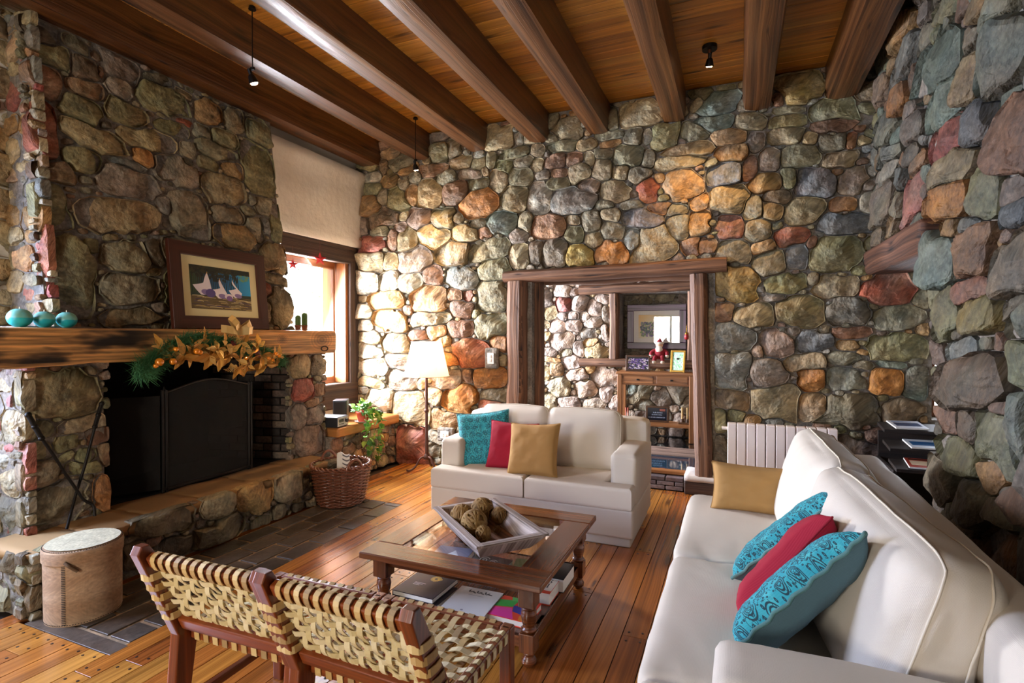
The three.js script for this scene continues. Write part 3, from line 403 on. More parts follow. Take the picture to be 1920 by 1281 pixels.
// ---------------------------------------------------------------- the hall beyond the doorway
const HALL = 7.05, HF = 0.155, NI = { x0: -1.43, x1: -0.57, y0: 1.13, y1: 1.99, d: 0.36 };
const hallWall = setting('wall_hall', 'pale rubble stone wall of the hall beyond the doorway with a timber framed niche');
{
  const sh = new THREE.Shape([[-4, 0], [0.6, 0], [0.6, 2.7], [-4, 2.7]].map(p => new THREE.Vector2(...p)));
  sh.holes.push(new THREE.Path([[NI.x0, NI.y0], [NI.x0, NI.y1], [NI.x1, NI.y1], [NI.x1, NI.y0]].map(p => new THREE.Vector2(...p))));
  add(hallWall, 'mortar_bed', new THREE.ExtrudeGeometry(sh, { depth: NI.d, bevelEnabled: false }).translate(0, 0, -HALL - NI.d - 0.02), M.mortar);
  add(hallWall, 'niche_back', plainBox(NI.x0 - 0.2, NI.x1 + 0.2, 1.0, 2.2, HALL + NI.d, HALL + NI.d + 0.15), M.mortar);
  add(hallWall, 'side', merge([plainBox(0.3, 0.6, 0, 2.7, BACK + 0.4, HALL + 0.3), plainBox(-4.2, -3.9, 0, 0.6, BACK + 0.4, HALL + 0.3), plainBox(-4.2, -3.9, 2.4, 2.7, BACK + 0.4, HALL + 0.3)]), M.mortar);
  const pr = (u, v) => { const p = atD(u, v, HALL - 0.03); return [p.x, p.y]; };
  const E2 = [[1115, 425, 100, 90, 'p'], [1205, 390, 90, 60, 'w'], [1215, 455, 80, 75, 'k'], [1295, 455, 75, 75, 'w'], [1370, 480, 75, 75, 'w'], [1410, 430, 65, 45, 'w'], [1425, 510, 40, 90, 'p'], [1090, 505, 55, 60, 'p'], [1150, 500, 60, 70, 'T'], [1212, 515, 45, 40, 'w'], [1260, 510, 60, 45, 'w'], [1185, 570, 80, 70, 'w'], [1265, 562, 85, 65, 'w'], [1320, 520, 50, 50, 'w'], [1370, 550, 100, 55, 'w'], [1115, 555, 55, 35, 'T'], [1120, 615, 60, 55, 'T'], [1090, 650, 70, 45, 'o'], [1210, 640, 130, 90, 'w'], [1340, 600, 80, 60, 'p'], [1420, 590, 40, 80, 'w'], [1350, 645, 60, 60, 'o'], [1290, 680, 60, 80, 'w'], [1380, 690, 120, 80, 'T'], [1130, 690, 100, 45, 'p'], [1230, 700, 60, 50, 'T'], [1160, 730, 90, 30, 'o'], [1250, 740, 100, 80, 'w'], [1085, 740, 45, 80, 'p'], [1180, 780, 70, 80, 'o'], [1110, 800, 70, 80, 'T'], [1280, 810, 130, 60, 'w'], [1420, 825, 140, 100, 'w'], [1350, 785, 50, 40, 'o'], [1080, 875, 60, 80, 'p'], [1200, 870, 110, 100, 'T'], [1330, 880, 120, 80, 'w'], [1430, 900, 80, 90, 'w'], [1130, 945, 110, 110, 'T'], [1240, 950, 110, 65, 'w'], [1365, 955, 110, 70, 'w'], [1475, 950, 70, 80, 'w'], [1600, 900, 130, 90, 'g'], [1700, 930, 120, 90, 'p'], [1790, 900, 110, 110, 'g'], [1850, 960, 90, 100, 'g'], [1640, 960, 110, 70, 'g'], [1570, 890, 70, 60, 'e']];
  for (const e of E2) if (e[4] === 'w') e[4] = 'q';
  const inside = (s, t) => s > -3.8 && s < 0.28 && t > HF && t < 2.6 && !(s > NI.x0 - 0.1 && s < NI.x1 + 0.1 && t > NI.y0 - 0.1 && t < NI.y1 + 0.1);
  layStones(hallWall, { seed: 23, seeds: readStones(E2, 600, 400, pr), inside, region: [-3.1, 0.28, HF, 2.5], size: 0.13, depth: [0.03, 0.07], origin: V(0, 0, -HALL - 0.02), ex: V(1, 0, 0), ey: V(0, 1, 0), en: V(0, 0, 1), palette: ['q', 'p', 'T', 'q', 'o', 'w'], most: 200 });
  const nb = (s, t) => s > NI.x0 - 0.05 && s < NI.x1 + 0.05 && t > NI.y0 - 0.02 && t < NI.y1 + 0.02;
  layStones(hallWall, { seed: 27, seeds: [], inside: nb, region: [NI.x0, NI.x1, NI.y0, NI.y1], size: 0.12, depth: [0.02, 0.05], origin: V(0, 0, -HALL - NI.d), ex: V(1, 0, 0), ey: V(0, 1, 0), en: V(0, 0, 1), palette: ['g', 'd', 'p'], most: 40 });
  const t = setting('trim_2', 'brown timber frame round the niche above the console table');
  add(t, 'head_log', logGeo(1.55, 0.09, 0.065, 31, 'x'), M.log, [-1.18, 2.06, -HALL + 0.01], [0, 0, 0.01]);
  add(t, 'sill_log', logGeo(1.5, 0.09, 0.055, 33, 'x'), M.log, [-1.2, 1.075, -HALL + 0.01]);
  add(t, 'post', logGeo(0.86, 0.08, 0.06, 35, 'y'), M.log, [-1.49, 1.56, -HALL + 0.01]);
  add(t, 'post', logGeo(0.86, 0.08, 0.055, 37, 'y'), M.log, [-0.51, 1.56, -HALL + 0.01]);
  const c = setting('ceiling_hall', 'low plank ceiling of the hall');
  add(c, 'boards', plainBox(-4.2, 0.6, 2.5, 2.62, BACK + 0.35, HALL + 0.4), wood(0x6b4626, TW.board, 0.5));
}
windowIn('window_5', 'hall window out of sight beside the stone wall', BACK + 0.6, HALL - 0.1, 0.6, 2.4, 'x', -4.0, [], []);
const hallFloor = setting('floor_hall', 'raised hall floor of dark glossy glass panels between timbers with a brick riser');
{
  add(hallFloor, 'bed', plainBox(-4.2, 0.6, -0.2, 0.06, BACK + 0.1, HALL + 0.3), plain(0x16181a, 0.9));
  const gl = plain(0x1d3a4c, 0.06, { clearcoat: 1, clearcoatRoughness: 0.03 }), gd = plain(0x0b1114, 0.06, { clearcoat: 1, clearcoatRoughness: 0.03 });
  add(hallFloor, 'glass_panel', boxAt(-3.9, -0.3, HF - 0.05, HF - 0.005, 5.32, 5.92, 0.004), gl);
  add(hallFloor, 'glass_panel', boxAt(-3.9, 0.3, HF - 0.05, HF - 0.005, 6.35, HALL - 0.02, 0.004), gd);
  const wb = wood(0x9a8070, TW.rough, 0.6, 0.003);
  for (const [a, b] of [[5.92, 6.13], [6.14, 6.35]]) add(hallFloor, 'timber', boxAt(-3.9, 0.3, HF - 0.06, HF + 0.004, a, b, 0.012), wb);
  add(hallFloor, 'nosing', boxAt(DOOR.in0, -0.43, HF - 0.03, HF + 0.003, 5.22, 5.32, 0.008), wood(0xa06a3c, TW.fine, 0.4));
  const rr = rngOf(61), mats = [0x6f5f62, 0x80706f, 0x62565a].map(c => new THREE.MeshPhysicalMaterial({ color: c, map: stoneMap, bumpMap: stoneBump, bumpScale: 0.004, roughness: 0.6 }));
  for (let r = 0; r < 3; r++) for (let x = DOOR.in0 - (r % 2) * 0.08; x < -0.44; x += 0.165) { const a = Math.max(x, DOOR.in0), b = Math.min(x + 0.155, -0.44); if (b - a > 0.03) add(hallFloor, 'brick', boxAt(a, b, 0.004 + r * 0.041, 0.04 + r * 0.041, 5.13, 5.22 + rr() * 0.004, 0.005), mats[rr() * 3 | 0]); }
  add(hallFloor, 'post_block', boxAt(-0.43, -0.12, 0.0, 0.125, BACK - 0.06, BACK + 0.26, 0.012), wood(0x4a3020, TW.rough, 0.6, 0.004));
  add(hallFloor, 'post_pad', displace(weld(new THREE.BoxGeometry(0.31, 0.05, 0.33, 8, 2, 8)), v => { v.y += 0.012 * noise3(v.x * 20, 1, v.z * 20); }), new THREE.MeshPhysicalMaterial({ color: 0xc9c4c0, bumpMap: stoneBump, bumpScale: 0.01, roughness: 0.8 }), [-0.275, 0.148, -(BACK + 0.1)]);
}

// ---------------------------------------------------------------- fireplace: hearth, pillars, chimney breast
const fire = thing('fireplace', 'massive rubble stone fireplace with raised hearth, sooty brick firebox and tapering chimney breast', 'fireplace');
const HEARTH = { x: -3.3, d0: 1.5, d1: 3.82, y: 0.33 }, PIL = -3.66, OPEN = { d0: 2.13, d1: 3.6, y: 1.27 };
{
  const soot = new THREE.MeshPhysicalMaterial({ color: 0x17120e, map: stoneMap, bumpMap: stoneBump, bumpScale: 0.01, roughness: 0.95 });
  // mortar cores
  add(fire, 'hearth_core', plainBox(-4.15, HEARTH.x - 0.03, 0, HEARTH.y - 0.035, HEARTH.d0 + 0.03, HEARTH.d1), M.mortar);
  add(fire, 'pillar_core', plainBox(-4.15, PIL - 0.02, HEARTH.y - 0.06, 1.5, 1.68, OPEN.d0 - 0.03), M.mortar);
  add(fire, 'pillar_core', plainBox(-4.15, PIL - 0.02, 0, 1.5, OPEN.d1 + 0.03, 4.03), M.mortar);
  add(fire, 'chimney_core', (() => { const sh = new THREE.Shape([[-4.4, 1.28], [-3.76, 1.28], [-3.76, 1.5], [-3.96, 3.4], [-4.4, 3.4]].map(p => new THREE.Vector2(...p))); return new THREE.ExtrudeGeometry(sh, { depth: 1.84, bevelEnabled: false }).translate(0, 0, -3.68); })(), M.mortar);
  // firebox lining
  add(fire, 'firebox_back', plainBox(-4.52, -4.44, 0.25, 1.45, 2.0, 3.7), soot);
  add(fire, 'firebox_floor', plainBox(-4.5, PIL - 0.02, 0.25, HEARTH.y - 0.005, 2.1, 3.65), soot);
  add(fire, 'smoke_throat', plainBox(-4.5, -3.8, 1.28, 1.34, 2.0, 3.7), soot);
  const side = (sgn, d0, name) => { const sh = new THREE.Shape([[PIL - 0.05, d0 - sgn * 0.01], [-4.45, d0 - sgn * 0.22], [-4.45, d0 + sgn * 0.02], [PIL - 0.05, d0 + sgn * 0.0]].map(p => new THREE.Vector2(p[0], p[1]))); const g = new THREE.ExtrudeGeometry(sh, { depth: 1.0, bevelEnabled: false }); g.applyMatrix4(new THREE.Matrix4().makeBasis(V(1, 0, 0), V(0, 0, -1), V(0, 1, 0))).translate(0, 0.3, 0); add(fire, name, g, soot); };
  side(1, OPEN.d1 + 0.03, 'firebox_side'); side(-1, OPEN.d0 - 0.03, 'firebox_side');
  // bricks of the firebox side that faces the room
  const rr = rngOf(71), bm = [0x5a4a3e, 0x6e5c4e, 0x40352c, 0x7a6856, 0x2e2620].map(c => new THREE.MeshPhysicalMaterial({ color: c, map: stoneMap, bumpMap: stoneBump, bumpScale: 0.006, roughness: 0.9 }));
  for (let r = 0; r < 13; r++) for (let k = 0; k < 5; k++) {
    const L = 0.165, a = 0.01 + k * L - (r % 2) * L / 2, a0 = Math.max(0.005, a), a1 = Math.min(a + L - 0.012, 0.8); if (a1 - a0 < 0.03) continue;
    const b = add(fire, 'brick', box(a1 - a0, 0.058, 0.03, 0.004, 0, 1), bm[rr() * 5 | 0]); const t = (a0 + a1) / 2;
    b.position.set(PIL - 0.02 - t * 0.963, 0.37 + r * 0.069, -(OPEN.d1 + 0.03 - t * 0.268) + 0.004); b.rotation.y = Math.atan2(0.22, 0.79);
  }
  // hearth top: sandy flagstones
  const top = [0xb88e58, 0xa67c4a, 0xc09a66, 0x9c7648].map(c => new THREE.MeshPhysicalMaterial({ color: c, map: stoneMap, bumpMap: stoneBump, bumpScale: 0.01, roughness: 0.75 }));
  let d = HEARTH.d0 + 0.02; while (d < HEARTH.d1 - 0.1) { const L = 0.28 + rr() * 0.22, e = Math.min(d + L, HEARTH.d1); add(fire, 'flagstone', displace(weld(new THREE.BoxGeometry(0.44, 0.06, e - d - 0.012, 6, 2, 6)), v => { v.y += 0.012 * noise3(v.x * 7, 3 + d, v.z * 7); v.x += 0.02 * noise3(d * 9, v.z * 6, 2); }), top[rr() * 4 | 0], [-3.53, HEARTH.y - 0.03, -(d + e) / 2]); d = e; }
  // stones
  const pal = ['g', 'd', 'v', 't', 'p', 'r', 'n'];
  const cIn = (s, t) => s > 1.8 && s < 3.74 - 0.04 * t && t > -0.06 && t < 1.93 + (s - 3.5) * 0;
  const C0 = V(-3.72, 1.47, 0), cy = V(-0.2, 1.86, 0).normalize(), cn = V(cy.y, -cy.x, 0);
  const prC = (u, v) => { const r = ray(u, v), k = C0.clone().sub(camera.position).dot(cn) / r.dot(cn), p = camera.position.clone().addScaledVector(r, k); return [-p.z, p.clone().sub(C0).dot(cy)]; };
  const A1 = [[230, 175, 200, 120, 'd'], [280, 275, 270, 140, 'v'], [390, 225, 140, 75, 'd'], [490, 268, 80, 60, 'd'], [430, 335, 160, 125, 'd'], [515, 358, 40, 80, 'r'], [625, 348, 205, 145, 'p'], [240, 410, 210, 190, 'r'], [445, 452, 205, 98, 'r'], [600, 442, 130, 115, 'p'], [825, 502, 295, 145, 'v'], [790, 395, 150, 45, 'd'], [935, 472, 100, 50, 't'], [1050, 567, 155, 125, 'o'], [1185, 612, 108, 115, 'g'], [1308, 672, 145, 135, 'n'], [230, 662, 145, 310, 'R'], [410, 547, 225, 155, 'v'], [637, 572, 235, 135, 'v'], [770, 572, 50, 34, 'd'], [535, 622, 80, 42, 'd'], [490, 702, 360, 150, 't'], [750, 697, 330, 130, 't'], [870, 642, 190, 85, 'v'], [935, 612, 130, 48, 'R'], [1020, 662, 90, 98, 'g'], [1130, 692, 145, 105, 'v'], [950, 752, 90, 85, 'g'], [1100, 762, 235, 88, 'n'], [1300, 842, 175, 310, 'v'], [360, 707, 90, 48, 'd'], [425, 802, 205, 135, 'v'], [640, 817, 215, 48, 'b'], [725, 782, 108, 88, 'O'], [280, 862, 235, 115, 'r'], [440, 897, 80, 58, 'd'], [900, 862, 225, 175, 'p'], [1050, 822, 108, 78, 'v'], [1180, 852, 140, 115, 'o'], [950, 812, 70, 48, 'g'], [660, 927, 350, 180, 'p'], [1130, 942, 235, 180, 't'], [865, 912, 60, 48, 'd'], [270, 1027, 195, 260, 'v'], [615, 1075, 480, 200, 't'], [960, 1082, 205, 260, 'g'], [825, 1027, 88, 98, 'b'], [1150, 1077, 175, 98, 'g'], [1270, 1002, 50, 58, 'g'], [1325, 1032, 98, 108, 'g'], [1250, 1057, 88, 58, 'n'], [1180, 1182, 205, 125, 'o'], [1285, 1142, 105, 135, 'g'], [1340, 1132, 68, 98, 'b'], [1402, 1122, 88, 190, 'v']];
  const B1 = [[370, 330, 255, 440, 'v'], [465, 165, 105, 105, 'v'], [640, 217, 265, 175, 'g'], [570, 122, 108, 58, 'v'], [780, 202, 78, 145, 'd'], [665, 382, 315, 165, 'g'], [655, 522, 335, 105, 't'], [770, 297, 88, 48, 't'], [805, 472, 78, 68, 'p'], [530, 457, 68, 30, 't'], [930, 200, 200, 170, 'g'], [950, 400, 230, 200, 'v'], [1160, 260, 200, 150, 'p'], [1170, 440, 190, 170, 'g'], [1390, 232, 145, 145, 't'], [1400, 337, 135, 58, 'n'], [1410, 470, 125, 190, 'g'], [1345, 382, 48, 68, 'R'], [1340, 500, 50, 120, 'p']];
  layStones(fire, { seed: 33, seeds: [...readStones(A1, 0, 0, prC), ...readStones(B1, 0, 400, prC)], inside: cIn, region: [1.8, 3.76, -0.05, 1.95], size: 0.12, depth: [0.04, 0.075], gap: [0.006, 0.014], origin: V(C0.x - 0.05, C0.y, 0), ex: V(0, 0, -1), ey: cy, en: cn, palette: pal });
  const prP = (u, v) => { const p = atX(u, v, PIL); return [-p.z, p.y]; };
  const pIn = (s, t) => t > HEARTH.y - 0.01 && t < 1.3 && ((s > 1.66 && s < OPEN.d0) || (s > OPEN.d1 && s < 4.07));
  const B2 = [[310, 900, 460, 255, 'v'], [210, 1077, 145, 108, 'v'], [420, 1052, 245, 98, 't'], [330, 1152, 155, 78, 'v'], [500, 1122, 150, 85, 'r'], [205, 1192, 155, 98, 'v'], [535, 1202, 85, 115, 'r'], [430, 1240, 130, 100, 'v'], [1505, 767, 108, 115, 't'], [1595, 762, 88, 98, 'g'], [1520, 882, 108, 125, 'k'], [1605, 882, 68, 88, 'r'], [1580, 942, 125, 48, 'r'], [1490, 1012, 78, 135, 'p'], [1575, 1007, 108, 105, 'p'], [1555, 1142, 145, 175, 'p']];
  const C2 = [[190, 242, 235, 145, 'g'], [430, 195, 170, 95, 'v'], [270, 402, 370, 230, 'g'], [520, 322, 105, 175, 'O']];
  layStones(fire, { seed: 35, seeds: [...readStones(B2, 0, 400, prP), ...readStones(C2, 0, 800, prP)], inside: pIn, region: [1.66, 4.07, HEARTH.y, 1.3], size: 0.1, depth: [0.04, 0.075], origin: V(PIL - 0.035, 0, 0), ex: V(0, 0, -1), ey: V(0, 1, 0), en: V(1, 0, 0), palette: pal, most: 80 });
  const prH = (u, v) => { const p = atX(u, v, HEARTH.x); return [-p.z, p.y]; };
  const hIn = (s, t) => s > HEARTH.d0 && s < HEARTH.d1 + 0.02 && t > 0 && t < HEARTH.y + 0.01;
  const C3 = [[510, 502, 225, 105, 'g'], [820, 462, 360, 170, 'd'], [1090, 392, 195, 145, 'g'], [1100, 537, 300, 180, 'd'], [1280, 342, 215, 190, 'o'], [1440, 292, 145, 180, 'g'], [860, 622, 270, 115, 'd'], [1010, 492, 68, 68, 'd'], [1060, 482, 50, 42, 'g'], [1310, 482, 108, 78, 'd'], [1400, 422, 58, 88, 'g'], [1510, 195, 58, 58, 't'], [1530, 280, 70, 120, 'd'], [220, 592, 370, 105, 't'], [170, 742, 145, 125, 'v'], [110, 802, 145, 115, 'p'], [680, 650, 115, 145, 'd'], [500, 650, 180, 120, 'd'], [330, 720, 160, 130, 'g'], [300, 850, 180, 120, 'd']];
  layStones(fire, { seed: 39, seeds: readStones(C3, 0, 800, prH), inside: hIn, region: [HEARTH.d0, HEARTH.d1, 0, HEARTH.y], size: 0.13, depth: [0.05, 0.1], origin: V(HEARTH.x - 0.05, 0, 0), ex: V(0, 0, -1), ey: V(0, 1, 0), en: V(1, 0, 0), palette: pal, most: 80 });
  // the end faces that look towards the reading corner
  const bright = ['w', 'T', 't', 'k', 'g', 'o', 'b'];
  layStones(fire, { seed: 43, seeds: [[3.775, 0.16 + 1.75, 0.05, 0.26, 'k']], inside: (s, t) => s > 3.68 + 0.108 * Math.max(0, t - 1.47) && s < 4.15 && t > 1.45 && t < 3.42, region: [3.68, 4.15, 1.45, 3.4], size: 0.12, depth: [0.03, 0.06], origin: V(0, 0, -1.86), ex: V(-1, 0, 0), ey: V(0, 1, 0), en: V(0, 0, 1), palette: bright, most: 40 });
  layStones(fire, { seed: 45, seeds: [], inside: (s, t) => s > 3.62 && s < 4.15 && t > HEARTH.y - 0.02 && t < 1.4, region: [3.62, 4.15, HEARTH.y, 1.4], size: 0.13, depth: [0.03, 0.06], origin: V(0, 0, -1.7), ex: V(-1, 0, 0), ey: V(0, 1, 0), en: V(0, 0, 1), palette: bright, most: 40 });
  layStones(fire, { seed: 47, seeds: [], inside: (s, t) => s > 3.27 && s < 4.15 && t > 0 && t < HEARTH.y, region: [3.27, 4.15, 0, HEARTH.y], size: 0.14, depth: [0.03, 0.06], origin: V(0, 0, -1.55), ex: V(-1, 0, 0), ey: V(0, 1, 0), en: V(0, 0, 1), palette: ['g', 'd', 'p', 'v', 'w'], most: 40 });
}
// ---------------------------------------------------------------- mantel shelf
{
  const m = thing('mantel_shelf', 'thick honey brown timber mantel with dark live edge bark across the fireplace', 'mantel', [-3.66, 1.28, -2.56]);
  const L = 2.76, n = weld(new THREE.BoxGeometry(0.44, 0.21, L, 6, 5, 70));
  displace(n, v => { if (v.x > 0) { v.x += 0.018 * noise3(v.z * 2.3, v.y * 6, 4); if (v.z > 0.2) v.y += v.y < 0 ? 0.02 * noise3(v.z * 4, 1, 2) : 0; } const e = Math.abs(v.y) > 0.1 && v.x > 0.2; if (e) { v.x -= 0.012; v.y *= 0.95; } });
  const g = boxUV(toCreasedNormals(n, 0.6), 2);
  // dark bark left on the near half of the front
  const bark = (z, y) => clamp((0.5 + 1.9 * fbm(z * 2.2, y * 8, 6, 4)) * 2.4 - 0.9) * clamp((z - 0.1) * 3.0);
  const tex = dataTexture(1024, 128, (x, y) => { const z = (x - 0.5) * L, yy = (y - 0.5) * 0.21, grain = 0.82 + 0.35 * noise3(z * 2.2, yy * 70, 3) + 0.16 * noise3(z * 9, yy * 220, 8); const k = bark(z, yy) * (Math.abs(yy) < 0.09 ? 1 : 0.3); const c = [0.93 * grain, 0.68 * grain, 0.4 * grain]; for (const [kz, ky, kr] of [[-1.2, 0.02, 0.05], [-0.75, 0.03, 0.025], [0.1, -0.02, 0.02]]) { const q = Math.hypot((z - kz) * 0.7, yy - ky) / kr; if (q < 2) { const s = 0.65 + 0.35 * clamp(q * 0.6) + 0.08 * Math.sin(q * 14); c[0] *= s; c[1] *= s * 0.97; c[2] *= s * 0.95; } } return [c[0] * (1 - k) + 0.1 * k, c[1] * (1 - k) + 0.07 * k, c[2] * (1 - k) + 0.05 * k]; }, true);
  const uv = g.attributes.uv, p = g.attributes.position; for (let i = 0; i < p.count; i++) uv.setXY(i, p.getZ(i) / L + 0.5, (p.getY(i) + (p.getX(i) - 0.22) * 0.1) / 0.21 + 0.5);
  add(m, 'timber', g, new THREE.MeshPhysicalMaterial({ map: tex, bumpMap: TW.rough.bump, bumpScale: 0.004, roughness: 0.5 }), [0, 0.105, 0]);
  add(m, 'burnt_brand', new THREE.TorusGeometry(0.026, 0.005, 6, 20).rotateY(Math.PI / 2).scale(0.3, 0.8, 1.6), plain(0x24140a, 0.9), [0.227, 0.045, -1.23]);
}
// ---------------------------------------------------------------- window ledge of stone with a board
{
  const w = thing('window_seat', 'low stone window ledge topped by a thick honey coloured board', 'ledge', [0, 0, 0]);
  add(w, 'core', plainBox(-4.15, -3.6, 0, 0.46, 4.04, 5.1), M.mortar);
  layStones(w, { seed: 53, seeds: [], inside: (s, t) => s > 4.06 && s < 5.08 && t > 0 && t < 0.44, region: [4.06, 5.08, 0, 0.44], size: 0.11, depth: [0.03, 0.06], origin: V(-3.61, 0, 0), ex: V(0, 0, -1), ey: V(0, 1, 0), en: V(1, 0, 0), palette: ['r', 'd', 'p', 'o', 't'], most: 60 });
  add(w, 'board', displace(boxAt(-4.15, -3.53, 0.45, 0.55, 4.08, 5.09, 0.02), v => { v.x += v.x > -3.6 ? 0.015 * noise3(v.z * 4, 0, 2) : 0; }), wood(0xc98a4a, TW.board, 0.35, 0.0015));
}
// ---------------------------------------------------------------- ornaments on the mantel
const MY = 1.492;
[[37, 0.056], [83, 0.05], [125, 0.05]].forEach(([u, r], i) => {
  const p = atX(u, 600, -3.6);
  const c = thing('candle', ['flattened ball candle in marbled turquoise, outermost on the mantel', 'marbled turquoise ball candle standing between two others', 'plain turquoise ball candle beside the large brown stone'][i], 'candle', [-3.6, MY, p.z], 0, 'turquoise ball candles');
  const tex = dataTexture(256, 128, (x, y) => { const n = fbm(x * 9, y * 5, i * 9 + 3, 4), k = y < 0.47 ? 1 : clamp(0.5 + n * 1.6); const up = [0.46 + 0.25 * n, 0.74 + 0.12 * n, 0.7], dn = [0.1, 0.68 + 0.1 * n, 0.72]; return y < 0.5 ? dn.map((v, q) => v + clamp(n * 0.9) * 0.4 * (up[q] - v)) : up.map((v, q) => v + (0.5 - k) * 0.12); }, true);
  add(c, 'wax', displace(new THREE.SphereGeometry(r, 32, 24).scale(1, 0.93, 1).translate(0, r * 0.9, 0), v => { if (v.y < 0.004) v.y = 0.0; if (v.y > r * 1.78) v.y = r * 1.78; }), new THREE.MeshPhysicalMaterial({ map: tex, roughness: 0.4 }));
  add(c, 'wick', cyl(0.0025, 0.0025, 0.016, 6), plain(0xe8d8b0, 0.8), [0, r * 1.83, 0]);
});
{
  const A = atX(320, 608, -3.56), B = atX(505, 612, -3.62);
  const w = A.distanceTo(B) * 0.96, cx = (A.x + B.x) / 2, cz = (A.z + B.z) / 2, h = 0.62;
  const f = thing('framed_painting', 'dark wood framed painting of white geese leaning on the chimney above the mantel', 'painting', [-3.6, MY, cz], Math.PI / 2 + Math.atan2(B.x - A.x, -(B.z - A.z)) * -1);
  const tilt = new THREE.Group(); tilt.name = 'picture'; tilt.rotation.x = -0.09; f.add(tilt);
  const fr = wood(0x5a2a18, TW.fine, 0.35), t = 0.085;
  const miter = (L, ang, x, y) => { const s = new THREE.Shape([[-L / 2, 0], [L / 2, 0], [L / 2 - t, t], [-L / 2 + t, t]].map(p => new THREE.Vector2(...p))); const g = new THREE.ExtrudeGeometry(s, { depth: 0.02, bevelEnabled: true, bevelSize: 0.004, bevelThickness: 0.006, bevelSegments: 2 }); return add(tilt, 'frame_rail', boxUV(g, 0, R(0, 4)), fr, [x, y, 0], [0, 0, ang]); };
  miter(w, 0, 0, 0.004); miter(w, Math.PI, 0, h); miter(h, -Math.PI / 2, -w / 2, h / 2); miter(h, Math.PI / 2, w / 2, h / 2);
  add(tilt, 'mat_board', box(w - 2 * t + 0.01, h - 2 * t + 0.01, 0.006, 0.001), plain(0xe6dca8, 0.8), [0, h / 2, 0.006]);
  const art = canvasTexture(700, 480, (c, W, H) => {
    const q = rngOf(5); c.fillStyle = '#1c2622'; c.fillRect(0, 0, W, H);
    const sky = c.createLinearGradient(0, 0, W, 0); sky.addColorStop(0, '#3a4a18'); sky.addColorStop(0.25, '#16405c'); sky.addColorStop(0.6, '#1a6a9c'); sky.addColorStop(1, '#2fa2d8'); c.fillStyle = sky; c.fillRect(0, 60, W, 270);
    c.fillStyle = '#8a9a4a'; for (let i = 0; i < 40; i++) { c.globalAlpha = 0.3; c.beginPath(); c.ellipse(560 + q() * 120, 60 + q() * 70, 14, 10, 0, 0, 7); c.fill(); } c.globalAlpha = 1;
    for (let i = 0; i < 260; i++) { c.fillStyle = ['#14180f', '#22200f', '#3a3418', '#1a2a1c'][q() * 4 | 0]; c.globalAlpha = 0.75; c.beginPath(); c.ellipse(q() * 540, q() * q() * 190, 8 + q() * 26, 6 + q() * 16, q() * 3, 0, 7); c.fill(); } c.globalAlpha = 1;
    for (let i = 0; i < 26; i++) { c.strokeStyle = ['#120f0a', '#2c2110', '#0e2026'][q() * 3 | 0]; c.lineWidth = 3 + q() * 6; const x = 20 + i * 21; c.beginPath(); c.moveTo(x, 80); c.lineTo(x + q() * 14 - 7, 330); c.stroke(); }
    c.fillStyle = '#2a3a2e'; c.fillRect(0, 300, W, 40); c.fillStyle = '#6a5a38'; c.fillRect(0, 335, W, 145);
    for (let i = 0; i < 70; i++) { c.strokeStyle = ['#e8d9a0', '#3a2c18', '#c0a868', '#5a4a6a'][q() * 4 | 0]; c.lineWidth = 3 + q() * 5; const y = 335 + q() * 140, x = q() * W; c.beginPath(); c.moveTo(x, y); c.quadraticCurveTo(x + 60, y - 8, x + 60 + q() * 100, y + 5); c.stroke(); }
    const goose = (x, y, s, head) => { c.fillStyle = '#efe6ea'; c.beginPath(); c.moveTo(x + head * s, y - 150 * s); c.quadraticCurveTo(x + (head + 22) * s, y - 90 * s, x + 60 * s, y - 10 * s); c.quadraticCurveTo(x + 40 * s, y + 55 * s, x - 30 * s, y + 45 * s); c.quadraticCurveTo(x - 70 * s, y + 10 * s, x - 95 * s, y - 35 * s); c.quadraticCurveTo(x - 30 * s, y - 45 * s, x - 6 * s, y - 60 * s); c.quadraticCurveTo(x + (head - 22) * s, y - 110 * s, x + head * s, y - 150 * s); c.fill(); c.fillStyle = '#8a78ac'; c.beginPath(); c.ellipse(x + 14 * s, y + 22 * s, 42 * s, 24 * s, 0.2, 0, 7); c.fill(); c.fillStyle = '#c89a4a'; c.fillRect(x + (head - 3) * s, y - 155 * s, 8 * s, 14 * s); };
    goose(150, 265, 1.3, 28); goose(335, 300, 1.15, -8); goose(525, 285, 1.05, -45);
    c.fillStyle = '#5a4a86'; c.beginPath(); c.ellipse(215, 300, 55, 48, 0, 0, 7); c.fill(); c.fillStyle = '#e6d8e0'; c.beginPath(); c.ellipse(425, 325, 50, 34, 0, 0, 7); c.fill(); c.fillStyle = '#80609a'; c.beginPath(); c.ellipse(430, 345, 36, 30, 0, 0, 7); c.fill();
  });
  add(tilt, 'print', new THREE.PlaneGeometry(w - 2 * t - 0.14, h - 2 * t - 0.13), new THREE.MeshPhysicalMaterial({ map: art, roughness: 0.55 }), [0, h / 2 - 0.002, 0.0105]);
}
[[558.5, 0.125], [571, 0.15]].forEach(([u, h], i) => {
  const p = atX(u, 616, i ? -3.52 : -3.5);
  const c = thing('potted_cactus', ['shorter round topped cactus in a tiny clay pot on the mantel', 'taller finger cactus in a tiny clay pot on the mantel'][i], 'cactus', [p.x, MY, p.z], 0, 'small cacti on the mantel');
  add(c, 'pot', lathe([[0, 0], [0.02, 0], [0.027, 0.034], [0.03, 0.034], [0.03, 0.042], [0.024, 0.042], [0.022, 0.036], [0, 0.036]], 20), plain(0x7a4c34, 0.8));
  const g = displace(new THREE.CapsuleGeometry(0.022, h - 0.07, 8, 36), v => { const a = Math.atan2(v.z, v.x), k = 1 + 0.1 * Math.cos(a * 9); v.x *= k; v.z *= k; });
